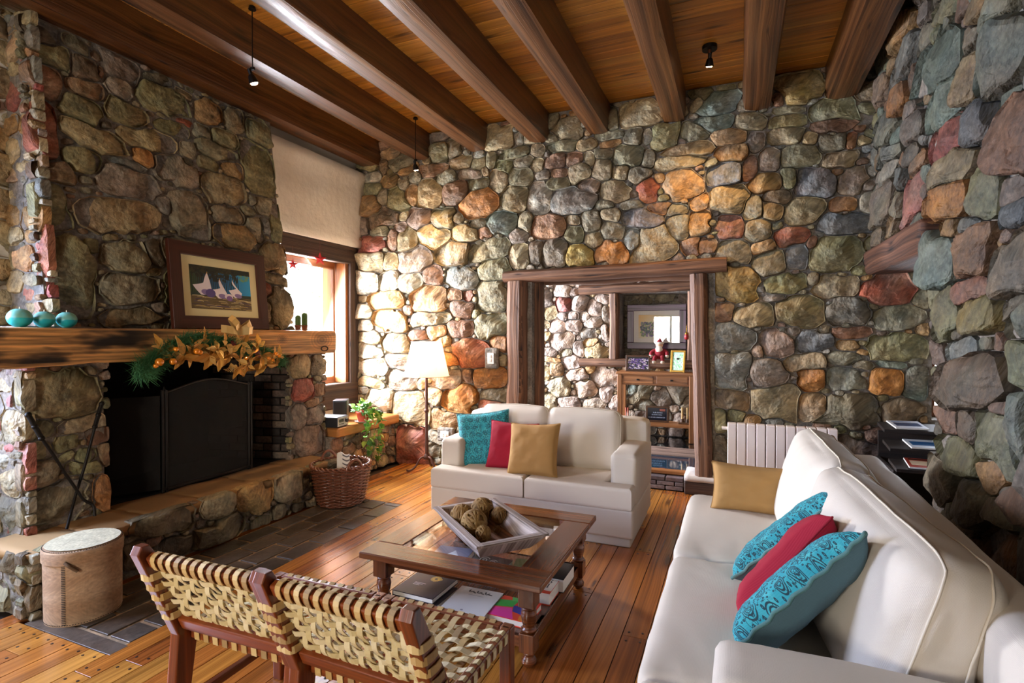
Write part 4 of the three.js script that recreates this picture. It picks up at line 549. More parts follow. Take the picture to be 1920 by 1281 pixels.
  add(c, 'stem', g, plain(0x4f6a3a, 0.7), [0, 0.042 + (h - 0.07) / 2 + 0.008, 0]);
});
// ---------------------------------------------------------------- christmas garland along the mantel
{
  const g = thing('christmas_garland', 'evergreen garland with gold poinsettia leaves, amber baubles and a bow draped over the mantel', 'garland', [0, 0, 0]);
  const q = rngOf(88), rq = (a, b) => a + (b - a) * q();
  const path = [[262, 694], [290, 672], [325, 650], [365, 636], [410, 640], [455, 650], [495, 662], [528, 676]].map(([u, v]) => atX(u, v, -3.385));
  const curve = new THREE.CatmullRomCurve3(path);
  add(g, 'stem', new THREE.TubeGeometry(curve, 40, 0.008, 6), plain(0x2a2413, 0.9));
  const needles = [], spot = t => { const p = curve.getPoint(t); return p.add(V(rq(-0.03, 0.035), rq(-0.045, 0.045), rq(-0.03, 0.03))); };
  for (let i = 0; i < 5200; i++) {
    const t = q() ** 1.25, p = curve.getPoint(t), dir = V(rq(-0.1, 0.9), rq(-1, 0.8), rq(-1, 1)).normalize(), L = rq(0.045, 0.085) * (t < 0.2 ? 1.25 : 1);
    const n = new THREE.ConeGeometry(0.0024, L, 3, 1, true).translate(0, L / 2, 0); n.applyQuaternion(new THREE.Quaternion().setFromUnitVectors(V(0, 1, 0), dir)).translate(p.x + rq(-0.015, 0.02), p.y + rq(-0.05, 0.035), p.z + rq(-0.03, 0.03)); needles.push(n);
  }
  const nm = add(g, 'evergreen_needles', merge(needles), new THREE.MeshPhysicalMaterial({ color: 0x4a8452, roughness: 0.6 })); nm.userData.kind = 'stuff';
  const gold = [0xd6a04a, 0xe2b868, 0xbc8434].map(c => plain(c, 0.42, { metalness: 0.35 }));
  const leafG = (L, W) => { const s = new THREE.Shape(); s.moveTo(0, 0); s.quadraticCurveTo(W * 0.9, L * 0.35, W * 0.35, L * 0.62); s.quadraticCurveTo(W * 0.25, L * 0.85, 0, L); s.quadraticCurveTo(-W * 0.25, L * 0.85, -W * 0.35, L * 0.62); s.quadraticCurveTo(-W * 0.9, L * 0.35, 0, 0); const e = new THREE.ExtrudeGeometry(s, { depth: 0.0012, bevelEnabled: false, curveSegments: 5 }); return displace(e, v => { v.z += 0.25 * Math.abs(v.x) - 2.2 * v.y * v.y; }); };
  const leaves = [leafG(0.1, 0.042), leafG(0.085, 0.038), leafG(0.115, 0.044)];
  const flower = (u, v, n, s) => { const c = atX(u, v, -3.36); for (let i = 0; i < n; i++) { const m = add(g, 'gold_leaf', leaves[i % 3], gold[i % 3]); m.position.copy(c).add(V(rq(0, 0.02), rq(-0.01, 0.01), rq(-0.01, 0.01))); m.rotation.set(rq(-0.5, 0.5), Math.PI / 2 + rq(-0.6, 0.6), i / n * 6.283 + rq(-0.35, 0.35), 'YXZ'); m.scale.setScalar(s * rq(0.7, 1.35)); } };
  flower(340, 668, 7, 1.05); flower(392, 668, 7, 1.05); flower(498, 684, 7, 0.95); flower(470, 665, 6, 1.0); flower(420, 648, 6, 0.9); flower(300, 652, 4, 0.8); flower(520, 668, 4, 0.8); flower(360, 645, 4, 0.8); flower(445, 690, 5, 0.8); flower(317, 664, 5, 0.8); flower(430, 662, 7, 0.9); flower(462, 684, 6, 0.85); flower(490, 668, 7, 0.95); flower(355, 660, 6, 0.9); flower(405, 655, 5, 0.85); flower(412, 672, 6, 0.85); flower(450, 645, 6, 0.9); flower(482, 648, 5, 0.85); flower(378, 642, 4, 0.8); flower(508, 672, 5, 0.8);
  const amber = plain(0xe88c1c, 0.12, { clearcoat: 1, metalness: 0.3 });
  for (const [u, v, r] of [[299, 679, 0.026], [324, 678, 0.022], [292, 686, 0.016], [330, 655, 0.016], [369, 659, 0.02], [376, 661, 0.016], [518, 664, 0.014], [524, 668, 0.014], [504, 672, 0.014], [512, 676, 0.012], [462, 672, 0.014]]) { const b = add(g, 'bauble', new THREE.SphereGeometry(r, 20, 14), amber); b.position.copy(atX(u, v, -3.315)); }
  const rib = new THREE.MeshPhysicalMaterial({ color: 0xd6b878, roughness: 0.35, metalness: 0.3 }), red = plain(0x7a1016, 0.5);
  const C = atX(444, 622, -3.36);
  for (const [a, l] of [[0.6, 0.12], [2.2, 0.13], [3.0, 0.15], [0.1, 0.12]]) { const e = V(0, Math.sin(a), -Math.cos(a)), n = V(1, 0, 0); add(g, 'ribbon_loop', band([0, 0.2, 0.5, 0.8, 1, 0.9, 0.6, 0.3, 0].map((k, i) => C.clone().addScaledVector(e, k * l).addScaledVector(n, 0.02 + (i < 5 ? 0.035 : -0.005) * Math.sin(k * 3))), V(0.2, Math.cos(a), Math.sin(a)), 0.055, 0.0015), rib); }
  for (const [u, v, a] of [[438, 650, 0.4], [478, 660, -0.5]]) { const p = atX(u, v, -3.35); add(g, 'red_ribbon', band([p.clone().add(V(0, 0.04, 0)), p.clone().add(V(0.012, 0.01, 0.02 * a)), p.clone().add(V(0.004, -0.04, 0.05 * a))], V(0, 0.2, 1), 0.045, 0.0015), red); }
  const fan = atX(433, 690, -3.36); for (let i = 0; i < 9; i++) { const a = -2.5 + i * 0.24; const e = fan.clone().add(V(0.01, Math.sin(a) * 0.06 + 0.03, -Math.cos(a) * 0.085)); add(g, 'gold_wire', tube([fan.clone().add(V(0, 0.035, 0)), fan.clone().lerp(e, 0.6).add(V(0.012, 0, 0)), e], 0.0016, 8, 5), gold[1]); }
}
// ---------------------------------------------------------------- fire screen and tools
{
  const s = thing('fire_screen', 'black mesh fire screen with an arched top rail standing on the hearth', 'fire screen', [0, HEARTH.y, 0]);
  const X = -3.73, d0 = 2.52, d1 = 3.24, mesh = new THREE.MeshPhysicalMaterial({ color: 0x15130f, roughness: 0.95, transparent: true, opacity: 0.78 });
  const arch = (a, b, h0, h1, name) => {
    const N = 16, top = Array.from({ length: N + 1 }, (_, i) => { const t = i / N; return V(X, h0 + (h1 - h0) * Math.sin(t * Math.PI) ** 1.3, -(a + (b - a) * t)); });
    const sh = new THREE.Shape([new THREE.Vector2(a, 0.03), ...top.map(p => new THREE.Vector2(-p.z, p.y)), new THREE.Vector2(b, 0.03)]); const g = new THREE.ExtrudeGeometry(sh, { depth: 0.003, bevelEnabled: false }); g.applyMatrix4(new THREE.Matrix4().makeBasis(V(0, 0, -1), V(0, 1, 0), V(1, 0, 0))).translate(X, 0, 0);
    add(s, name, g, mesh); add(s, 'top_rail', tube(top, 0.007, 40, 8), plain(0x3a352f, 0.35, { metalness: 0.7 })); add(s, 'bottom_rail', boxAt(X - 0.008, X + 0.008, 0.015, 0.035, a, b, 0.003), M.iron);
  };
  arch(d0, d1, 0.71, 0.78, 'mesh_panel');
  for (const d of [d0 - 0.012, d0 + 0.014, d1 - 0.014, d1 + 0.012]) add(s, 'upright', boxAt(X - 0.008, X + 0.008, 0, 0.73, d - 0.009, d + 0.009, 0.003), M.iron);
  for (const d of [d0, d1]) add(s, 'finial', new THREE.ConeGeometry(0.009, 0.03, 10), M.iron, [X, 0.745, -d]);
  for (const [a, sg] of [[d0 - 0.03, -1], [d1 + 0.03, 1]]) { const w = add(s, 'wing_panel', box(0.3, 0.66, 0.004, 0.001).translate(0.15, 0.36, 0), mesh, [X, 0, -a]); w.rotation.y = sg < 0 ? -Math.PI * 0.68 : Math.PI * 0.82; }
}
{
  const line = (pts, x = -3.575) => pts.map(([u, v, dx]) => atX(u, v, x + (dx || 0)));
  const p = thing('fire_poker', 'black iron poker with a bamboo style grip leaning on the stone pillar', 'poker', [0, 0, 0], 0, 'fire irons');
  const a = line([[191, 757, -0.02], [178, 800], [160, 870], [143, 925], [125, 992, 0.05]]);
  add(p, 'shaft', tube(a.slice(1), 0.008, 20, 8), M.iron); add(p, 'grip', tube([a[0], a[1]], 0.012, 6, 10), M.iron);
  for (const k of [0.0, 0.5, 1]) add(p, 'grip_ring', new THREE.SphereGeometry(0.015, 10, 8), M.iron).position.copy(a[0].clone().lerp(a[1], k));
  const t = thing('fire_tongs', 'black iron hook tool crossing the poker before the stone pillar', 'fire tongs', [0, 0, 0], 0, 'fire irons');
  const b = line([[53, 778, -0.02], [78, 822], [100, 853], [124, 890], [146, 922, 0.01], [158, 938, 0.02], [175, 948, 0.04], [178, 968, 0.06]], -3.56);
  add(t, 'shaft', tube(b.slice(1), 0.0085, 40, 8), M.iron); add(t, 'grip', tube([b[0], b[1]], 0.013, 6, 10), M.iron);
  for (const k of [0.0, 0.5, 1]) add(t, 'grip_ring', new THREE.SphereGeometry(0.016, 10, 8), M.iron).position.copy(b[0].clone().lerp(b[1], k));
}
// ---------------------------------------------------------------- red stars hanging in the window
[[600, 486, 0.072, -4.05, 'red folded paper star hanging from the dark window beam'], [549, 496, 0.055, -3.95, 'smaller red star hanging beside the chimney stones']].forEach(([u, v, r, x, label], i) => {
  const p = atX(u, v, x), s = thing('star_ornament', label, 'star', [p.x, p.y, p.z], 1.0, 'red stars in the window');
  const pts = []; for (let k = 0; k < 10; k++) { const a = k / 10 * 6.283 + Math.PI / 2; pts.push([Math.cos(a) * (k % 2 ? r * 0.42 : r), Math.sin(a) * (k % 2 ? r * 0.42 : r)]); }
  const pos = []; for (let k = 0; k < 10; k++) { const A = pts[k], B = pts[(k + 1) % 10]; pos.push(0, 0, 0.014, ...A, 0, ...B, 0, 0, 0, -0.014, ...B, 0, ...A, 0); }
  const g = new THREE.BufferGeometry(); g.setAttribute('position', new THREE.Float32BufferAttribute(pos, 3)); g.computeVertexNormals();
  add(s, 'star_body', g, plain(0xb01a22, 0.5)); add(s, 'thread', cyl(0.0012, 0.0012, 0.12, 5), plain(0x501010, 0.8), [0, r + 0.06, 0]);
});

// ---------------------------------------------------------------- upholstery
function puffMap(w, h, d, r, bulge, seed, wr) {
  const iw = w / 2 - r, ih = h / 2 - r, id = d / 2 - r, c = V(0, 0, 0);
  return v => {
    const X = v.x / (w / 2), Y = v.y / (h / 2), Z = v.z / (d / 2);
    c.set(clamp(v.x, -iw, iw), clamp(v.y, -ih, ih), clamp(v.z, -id, id)); const o = v.clone().sub(c); if (o.lengthSq() > 1e-9) v.copy(c).addScaledVector(o.normalize(), r);
    const k = [bulge[0] * (1 - Y * Y) * (1 - Z * Z), bulge[1] * (1 - X * X) * (1 - Z * Z), bulge[2] * (1 - X * X) * (1 - Y * Y)];
    v.x += Math.sign(X) * k[0] * Math.abs(X) ** 2; v.y += Math.sign(Y) * k[1] * Math.abs(Y) ** 2; v.z += Math.sign(Z) * k[2] * Math.abs(Z) ** 2;
    const edge = 1 - Math.min(1, 1.6 * (1 - Math.abs(X)) + 0.1), n = noise3(v.x * 4 + seed, v.y * 5, v.z * 4) + 0.5 * (0.4 - Math.abs(noise3(v.x * 7, v.y * 5 + seed, v.z * 13))) * 2 * (0.5 + edge); v.addScaledVector(o, wr * n);
  };
}
function puff(w, h, d, r, bulge, seed, wr = 0.004, seg = [26, 12, 22]) { return boxUV(displace(weld(new THREE.BoxGeometry(w, h, d, ...seg)), puffMap(w, h, d, r, bulge, seed, wr))); }
// a welt along the edge of a cushion: the rim of its box at depth z, carried along with the cushion's own shape
function welt(w, h, d, r, bulge, seed, wr, z, rad = 0.0035, bottom = false) {
  const f = puffMap(w, h, d, r, bulge, seed, wr), pts = [], N = 14;
  const side = [[-1, -1, -1, 1], [-1, 1, 1, 1], [1, 1, 1, -1]]; if (bottom) side.push([1, -1, -1, -1]);
  for (const [x0, y0, x1, y1] of side) for (let i = 0; i < N; i++) { const t = i / N, v = V((x0 + (x1 - x0) * t) * w / 2, (y0 + (y1 - y0) * t) * h / 2, z); const dir = V(Math.sign(v.x) * (Math.abs(v.x) > w / 2 - 1e-4 ? 1 : 0), Math.sign(v.y) * (Math.abs(v.y) > h / 2 - 1e-4 ? 1 : 0), 0).normalize(); f(v); v.addScaledVector(dir, rad * 0.5); pts.push(v); }
  return tube(pts, rad, 120, 6, bottom);
}
function pillowHalf(w, h, t, sgn, seed, N = 30) {
  const pos = [], uv = [], idx = [];
  for (let j = 0; j <= N; j++) for (let i = 0; i <= N; i++) {
    const x = i / N * 2 - 1, y = j / N * 2 - 1, k = Math.pow(Math.max(0, (1 - x ** 4) * (1 - y ** 4)), 0.42);
    const px = x * (1 - 0.075 * (1 - y * y) * Math.abs(x)) * w / 2, py = y * (1 - 0.075 * (1 - x * x) * Math.abs(y)) * h / 2;
    const wr = 0.012 * noise3(x * 2.5 + seed, y * 2.5, seed) * k + 0.004 * noise3(x * 7, y * 7 + seed, 2) * k;
    pos.push(px, py, sgn * (k * t / 2 + wr * 0.7 + 0.001)); uv.push(px, py);
  }
  for (let j = 0; j < N; j++) for (let i = 0; i < N; i++) { const a = j * (N + 1) + i, b = a + 1, c = a + N + 1, d = c + 1; sgn > 0 ? idx.push(a, b, d, a, d, c) : idx.push(a, d, b, a, c, d); }
  const g = new THREE.BufferGeometry(); g.setAttribute('position', new THREE.Float32BufferAttribute(pos, 3)); g.setAttribute('uv', new THREE.Float32BufferAttribute(uv, 2)); g.setIndex(idx); g.computeVertexNormals(); return g;
}
const weave = dataTexture(256, 256, (x, y) => clamp(0.5 + 0.25 * Math.sin(x * 6.283 * 48) + 0.25 * Math.sin(y * 6.283 * 48) + 0.2 * tileNoise(x, y, 9, 9, 4, 3)), false, [0.12, 0.12]);
const cloth = (c, extra = {}) => new THREE.MeshPhysicalMaterial({ color: c, bumpMap: weave, bumpScale: 0.0007, roughness: 0.85, sheen: 0.3, sheenRoughness: 0.6, ...extra });
M.cream = new THREE.MeshPhysicalMaterial({ color: 0xd4cabb, bumpMap: weave, bumpScale: 0.0005, roughness: 0.62 });
M.creamPiping = new THREE.MeshPhysicalMaterial({ color: 0xcfc4b0, roughness: 0.7 });
const paisley = canvasTexture(1024, 1024, (c, W, H) => {
  const q = rngOf(3); c.fillStyle = '#2fa3b0'; c.fillRect(0, 0, W, H);
  for (let i = 0; i < 500; i++) { c.fillStyle = ['#48b8c0', '#1f8fa0', '#63c4c4'][q() * 3 | 0]; c.globalAlpha = 0.25; c.beginPath(); c.ellipse(q() * W, q() * H, 10 + q() * 60, 8 + q() * 40, q() * 3, 0, 7); c.fill(); } c.globalAlpha = 1;
  c.strokeStyle = '#173a44'; c.lineWidth = 6;
  for (let i = 0; i < 7; i++) for (let j = 0; j < 7; j++) { const x = (i + 0.5 + (j % 2) * 0.5) * W / 7, y = (j + 0.5) * H / 7, s = 44 + q() * 18, a = q() * 6.3; c.save(); c.translate(x, y); c.rotate(a); for (const k of [1, 0.72, 0.42]) { c.beginPath(); c.moveTo(0, -s * 1.2 * k); c.bezierCurveTo(s * 1.3 * k, -s * 0.7 * k, s * k, s * k, 0, s * 0.8 * k); c.bezierCurveTo(-s * k, s * 0.7 * k, -s * 0.7 * k, -s * 0.2 * k, 0, -s * 1.2 * k); c.stroke(); } for (let m = 0; m < 10; m++) { const t = m / 10 * 6.283; c.beginPath(); c.arc(Math.cos(t) * s * 1.35, Math.sin(t) * s * 1.35, 5, 0, 7); c.stroke(); } c.restore(); }
  for (let i = 0; i < 1000; i++) { c.lineWidth = 3; const x = q() * W, y = q() * H, r = 4 + q() * 14; c.beginPath(); c.arc(x, y, r, q() * 6, q() * 6 + 3); c.stroke(); }
}); paisley.wrapS = paisley.wrapT = THREE.RepeatWrapping; paisley.repeat.set(1 / 0.42, 1 / 0.42);
const C = { teal: new THREE.MeshPhysicalMaterial({ map: paisley, bumpMap: weave, bumpScale: 0.0008, roughness: 0.8 }), tealBack: cloth(0x4c6a74), red: cloth(0x9c0428, { sheen: 0.5 }), tan: cloth(0xa98048), fringe: cloth(0x6a9a98) };
function throwPillow(name, label, w, h, t, front, back, pos, rot, seed, group, fringe) {
  const o = thing(name, label, 'cushion', pos, 0, group); o.rotation.set(...rot, 'YXZ');
  add(o, 'front_cover', pillowHalf(w, h, t, 1, seed), front); add(o, 'back_cover', pillowHalf(w, h, t, -1, seed + 3), back);
  const N = 20, edge = []; for (let s = 0; s < 4; s++) for (let i = 0; i < N; i++) { const k = i / N * 2 - 1; const [x, y] = [[k, -1], [1, k], [-k, 1], [-1, -k]][s]; edge.push(V(x * (1 - 0.075 * (1 - y * y) * Math.abs(x)) * w / 2, y * (1 - 0.075 * (1 - x * x) * Math.abs(y)) * h / 2, fringe ? 0.004 * Math.sin(i * 2.1 + s) : 0)); }
  add(o, fringe ? 'stitched_edge' : 'seam', tube(edge, fringe ? 0.006 : 0.0035, 160, 6, true), fringe || front); return o;
}
// ---------------------------------------------------------------- loveseat
function tCushion(pts, h, seed) {
  const s = new THREE.Shape(pts.map(p => new THREE.Vector2(...p)));
  const g = new THREE.ExtrudeGeometry(s, { depth: h - 0.05, bevelEnabled: true, bevelSize: 0.022, bevelThickness: 0.025, bevelSegments: 5, curveSegments: 6 });
  g.rotateX(-Math.PI / 2).translate(0, 0.025, 0); return boxUV(g, 0, seed);
}
{
  const o = thing('loveseat', 'cream two seat sofa standing before the timber doorway', 'sofa', [-1.42, 0, -4.0]);
  const w = 1.58, hw = w / 2;
  add(o, 'plinth', box(w - 0.05, 0.07, 0.74, 0.01), M.cream, [0, 0.035, 0.0]);
  add(o, 'base', box(w, 0.2, 0.8, 0.02), M.cream, [0, 0.165, 0.0]);
  for (const s of [-1, 1]) { add(o, 'armrest', puff(0.19, 0.36, 0.68, 0.035, [0.006, 0.012, 0.008], s + 4, 0.006), M.cream, [s * (hw - 0.095), 0.43, -0.09]); }
  add(o, 'backrest', puff(w - 0.01, 0.56, 0.2, 0.05, [0.0, 0.01, 0.01], 6), M.cream, [0, 0.5, -0.35]);
  for (const s of [-1, 1]) {
    const pts = [[0.006, -0.41], [hw - 0.012, -0.41], [hw - 0.012, -0.28], [hw - 0.215, -0.28], [hw - 0.215, 0.24], [0.006, 0.24]].map(([x, y]) => [s * (x + (x < 0.1 ? 0.022 : -0.022)), y + (y < 0 ? (y < -0.3 ? 0.022 : -0.0) : -0.022)]);
    add(o, 'seat_cushion', tCushion(s > 0 ? pts : pts.reverse(), 0.155, s * 3), M.cream, [0, 0.255, 0]);
    const cs = [0.585, 0.45, 0.19, 0.055, [0.012, 0.02, 0.035], s * 5 + 11, 0.006];
    const c = add(o, 'back_cushion', puff(...cs), M.cream, [s * 0.298, 0.62, -0.17], [-0.2, 0, 0]);
    add(c, 'piping', welt(...cs, 0.06), M.creamPiping);
  }
}
throwPillow('paisley_cushion', 'turquoise paisley cushion standing in the corner of the loveseat', 0.44, 0.44, 0.14, C.teal, C.tealBack, [-1.9, 0.60, -3.93], [-0.28, 0.22, 0.12], 3, 'turquoise paisley cushions', C.fringe);
throwPillow('red_cushion', 'plain crimson cushion tucked between two others on the loveseat', 0.4, 0.38, 0.12, C.red, C.red, [-1.62, 0.575, -3.86], [-0.3, 0.08, -0.03], 8, 'crimson cushions');
throwPillow('tan_cushion', 'square tan cushion leaning on the loveseat back', 0.4, 0.4, 0.14, C.tan, C.tan, [-1.405, 0.585, -3.76], [-0.34, -0.02, 0.05], 14, 'tan cushions');
// ---------------------------------------------------------------- long sofa against the stone wall
{
  const o = thing('long_sofa', 'long cream sofa with loose back cushions along the dark stone wall', 'sofa', [0.24, 0, -2.46], -Math.PI / 2);
  const L = 2.22, hl = L / 2;
  add(o, 'plinth', box(L - 0.05, 0.07, 0.88, 0.01), M.cream, [0, 0.035, 0.0]);
  add(o, 'base', box(L, 0.21, 0.96, 0.02), M.cream, [0, 0.17, 0.02]);
  add(o, 'armrest', puff(0.24, 0.36, 0.8, 0.04, [0.006, 0.012, 0.006], 31, 0.004), M.cream, [hl - 0.12, 0.44, -0.11]);
  add(o, 'armrest', puff(0.16, 0.26, 0.66, 0.04, [0.006, 0.012, 0.006], 33, 0.004), M.cream, [-hl + 0.08, 0.38, -0.18]);
  add(o, 'backrest', puff(L - 0.01, 0.54, 0.19, 0.07, [0.0, 0.01, 0.012], 36, 0.006), M.cream, [0, 0.51, -0.415]);
  const seat = (x0, x1, seed) => { const cs = [x1 - x0, 0.17, 0.8, 0.035, [0.006, 0.022, 0.012], seed, 0.007]; const c = add(o, 'seat_cushion', puff(...cs, [34, 10, 30]), M.cream, [(x0 + x1) / 2, 0.355, 0.105]); return c; };
  seat(-hl, -0.09, 41); seat(-0.085, hl - 0.245, 45);
  add(o, 'seat_cushion', puff(0.25, 0.17, 0.2, 0.035, [0.004, 0.01, 0.01], 47, 0.003), M.cream, [hl - 0.125, 0.355, 0.405]);
  for (const [x, w, h, s] of [[0.36, 0.96, 0.5, 51], [-0.6, 0.92, 0.52, 55]]) {
    const cs = [w, h, 0.22, 0.075, [0.012, 0.015, 0.045], s, 0.009];
    const c = add(o, 'back_cushion', puff(...cs, [44, 22, 16]), M.cream, [x, 0.645, x > 0 ? -0.175 : -0.14], [-0.3, x > 0 ? 0.12 : 0.03, 0]);
    for (const z of [-0.055, 0.06]) add(c, 'piping', welt(...cs, z, 0.0035), M.creamPiping);
  }
}
throwPillow('lumbar_cushion', 'rectangular tan cushion at the far end of the long sofa', 0.46, 0.27, 0.13, C.tan, C.tan, [0.1, 0.575, -3.3], [-0.18, 0.02, -0.02], 21, 'tan cushions');
throwPillow('paisley_cushion', 'turquoise paisley cushion behind the crimson one on the long sofa', 0.53, 0.53, 0.13, C.teal, C.tealBack, [0.2, 0.62, -2.46], [-0.75, -1.95, 0.45], 5, 'turquoise paisley cushions', C.fringe);
throwPillow('red_cushion', 'crimson cushion sandwiched between turquoise cushions on the long sofa', 0.46, 0.46, 0.14, C.red, C.red, [0.19, 0.61, -2.2], [-0.6, -1.95, 0.35], 9, 'crimson cushions');
throwPillow('paisley_cushion', 'turquoise paisley cushion with slate back beside the sofa arm', 0.5, 0.5, 0.15, C.teal, C.tealBack, [0.185, 0.61, -1.95], [-0.66, -1.98, 0.55], 7, 'turquoise paisley cushions', C.fringe);
// ---------------------------------------------------------------- coffee table
const TB = { x0: -1.68, x1: -0.745, d0: 2.08, d1: 3.04, y: 0.4 };
{
  const cx = (TB.x0 + TB.x1) / 2, cd = (TB.d0 + TB.d1) / 2, w = TB.x1 - TB.x0, l = TB.d1 - TB.d0;
  const o = thing('coffee_table', 'dark brown wooden coffee table with glass centre, turned legs and a lower shelf', 'table', [cx, 0, -cd]);
  const m = wood(0x8a4e28, TW.fine, 0.26, 0.0008, { clearcoat: 0.4, clearcoatRoughness: 0.2 }), f = 0.15, t = 0.032;
  for (const s of [-1, 1]) { add(o, 'top_board', box(w, t, f, 0.006, 0), m, [0, TB.y - t / 2, s * (l / 2 - f / 2)]); add(o, 'top_board', box(f, t, l - 2 * f - 0.002, 0.006, 2), m, [s * (w / 2 - f / 2), TB.y - t / 2, 0]); }
  add(o, 'glass_top', box(w - 2 * f + 0.01, 0.008, l - 2 * f + 0.01, 0.001), M.glass, [0, TB.y - 0.008, 0]);
  const lx = w / 2 - 0.085, lz = l / 2 - 0.085;
  for (const a of [-1, 1]) { add(o, 'apron', box(w - 0.22, 0.05, 0.022, 0.003, 0), m, [0, TB.y - t - 0.025, a * lz]); add(o, 'apron', box(0.022, 0.05, l - 0.22, 0.003, 2), m, [a * lx, TB.y - t - 0.025, 0]); add(o, 'shelf_rail', box(w - 0.2, 0.05, 0.025, 0.003, 0), m, [0, 0.105, a * lz]); add(o, 'shelf_rail', box(0.025, 0.05, l - 0.2, 0.003, 2), m, [a * lx, 0.105, 0]); }
  for (let i = 0; i < 6; i++) add(o, 'shelf_plank', box((w - 0.15) / 6 - 0.002, 0.018, l - 0.14, 0.002, 2), m, [-w / 2 + 0.075 + (i + 0.5) * (w - 0.15) / 6, 0.121, 0]);
  const turned = merge([box(0.075, 0.1, 0.075, 0.004, 1).translate(0, 0.318, 0), box(0.07, 0.085, 0.07, 0.004, 1).translate(0, 0.112, 0), lathe([[0.02, 0.155], [0.034, 0.16], [0.036, 0.168], [0.03, 0.174], [0.026, 0.18], [0.031, 0.2], [0.036, 0.225], [0.033, 0.245], [0.027, 0.252], [0.034, 0.258], [0.034, 0.265], [0.02, 0.27]], 24), lathe([[0, 0], [0.02, 0.002], [0.033, 0.016], [0.034, 0.03], [0.026, 0.044], [0.02, 0.052], [0.028, 0.058], [0.03, 0.066], [0.022, 0.07]], 24)]);
  for (const a of [-1, 1]) for (const b of [-1, 1]) add(o, 'leg', turned, m, [a * lx, 0, b * lz]);
}
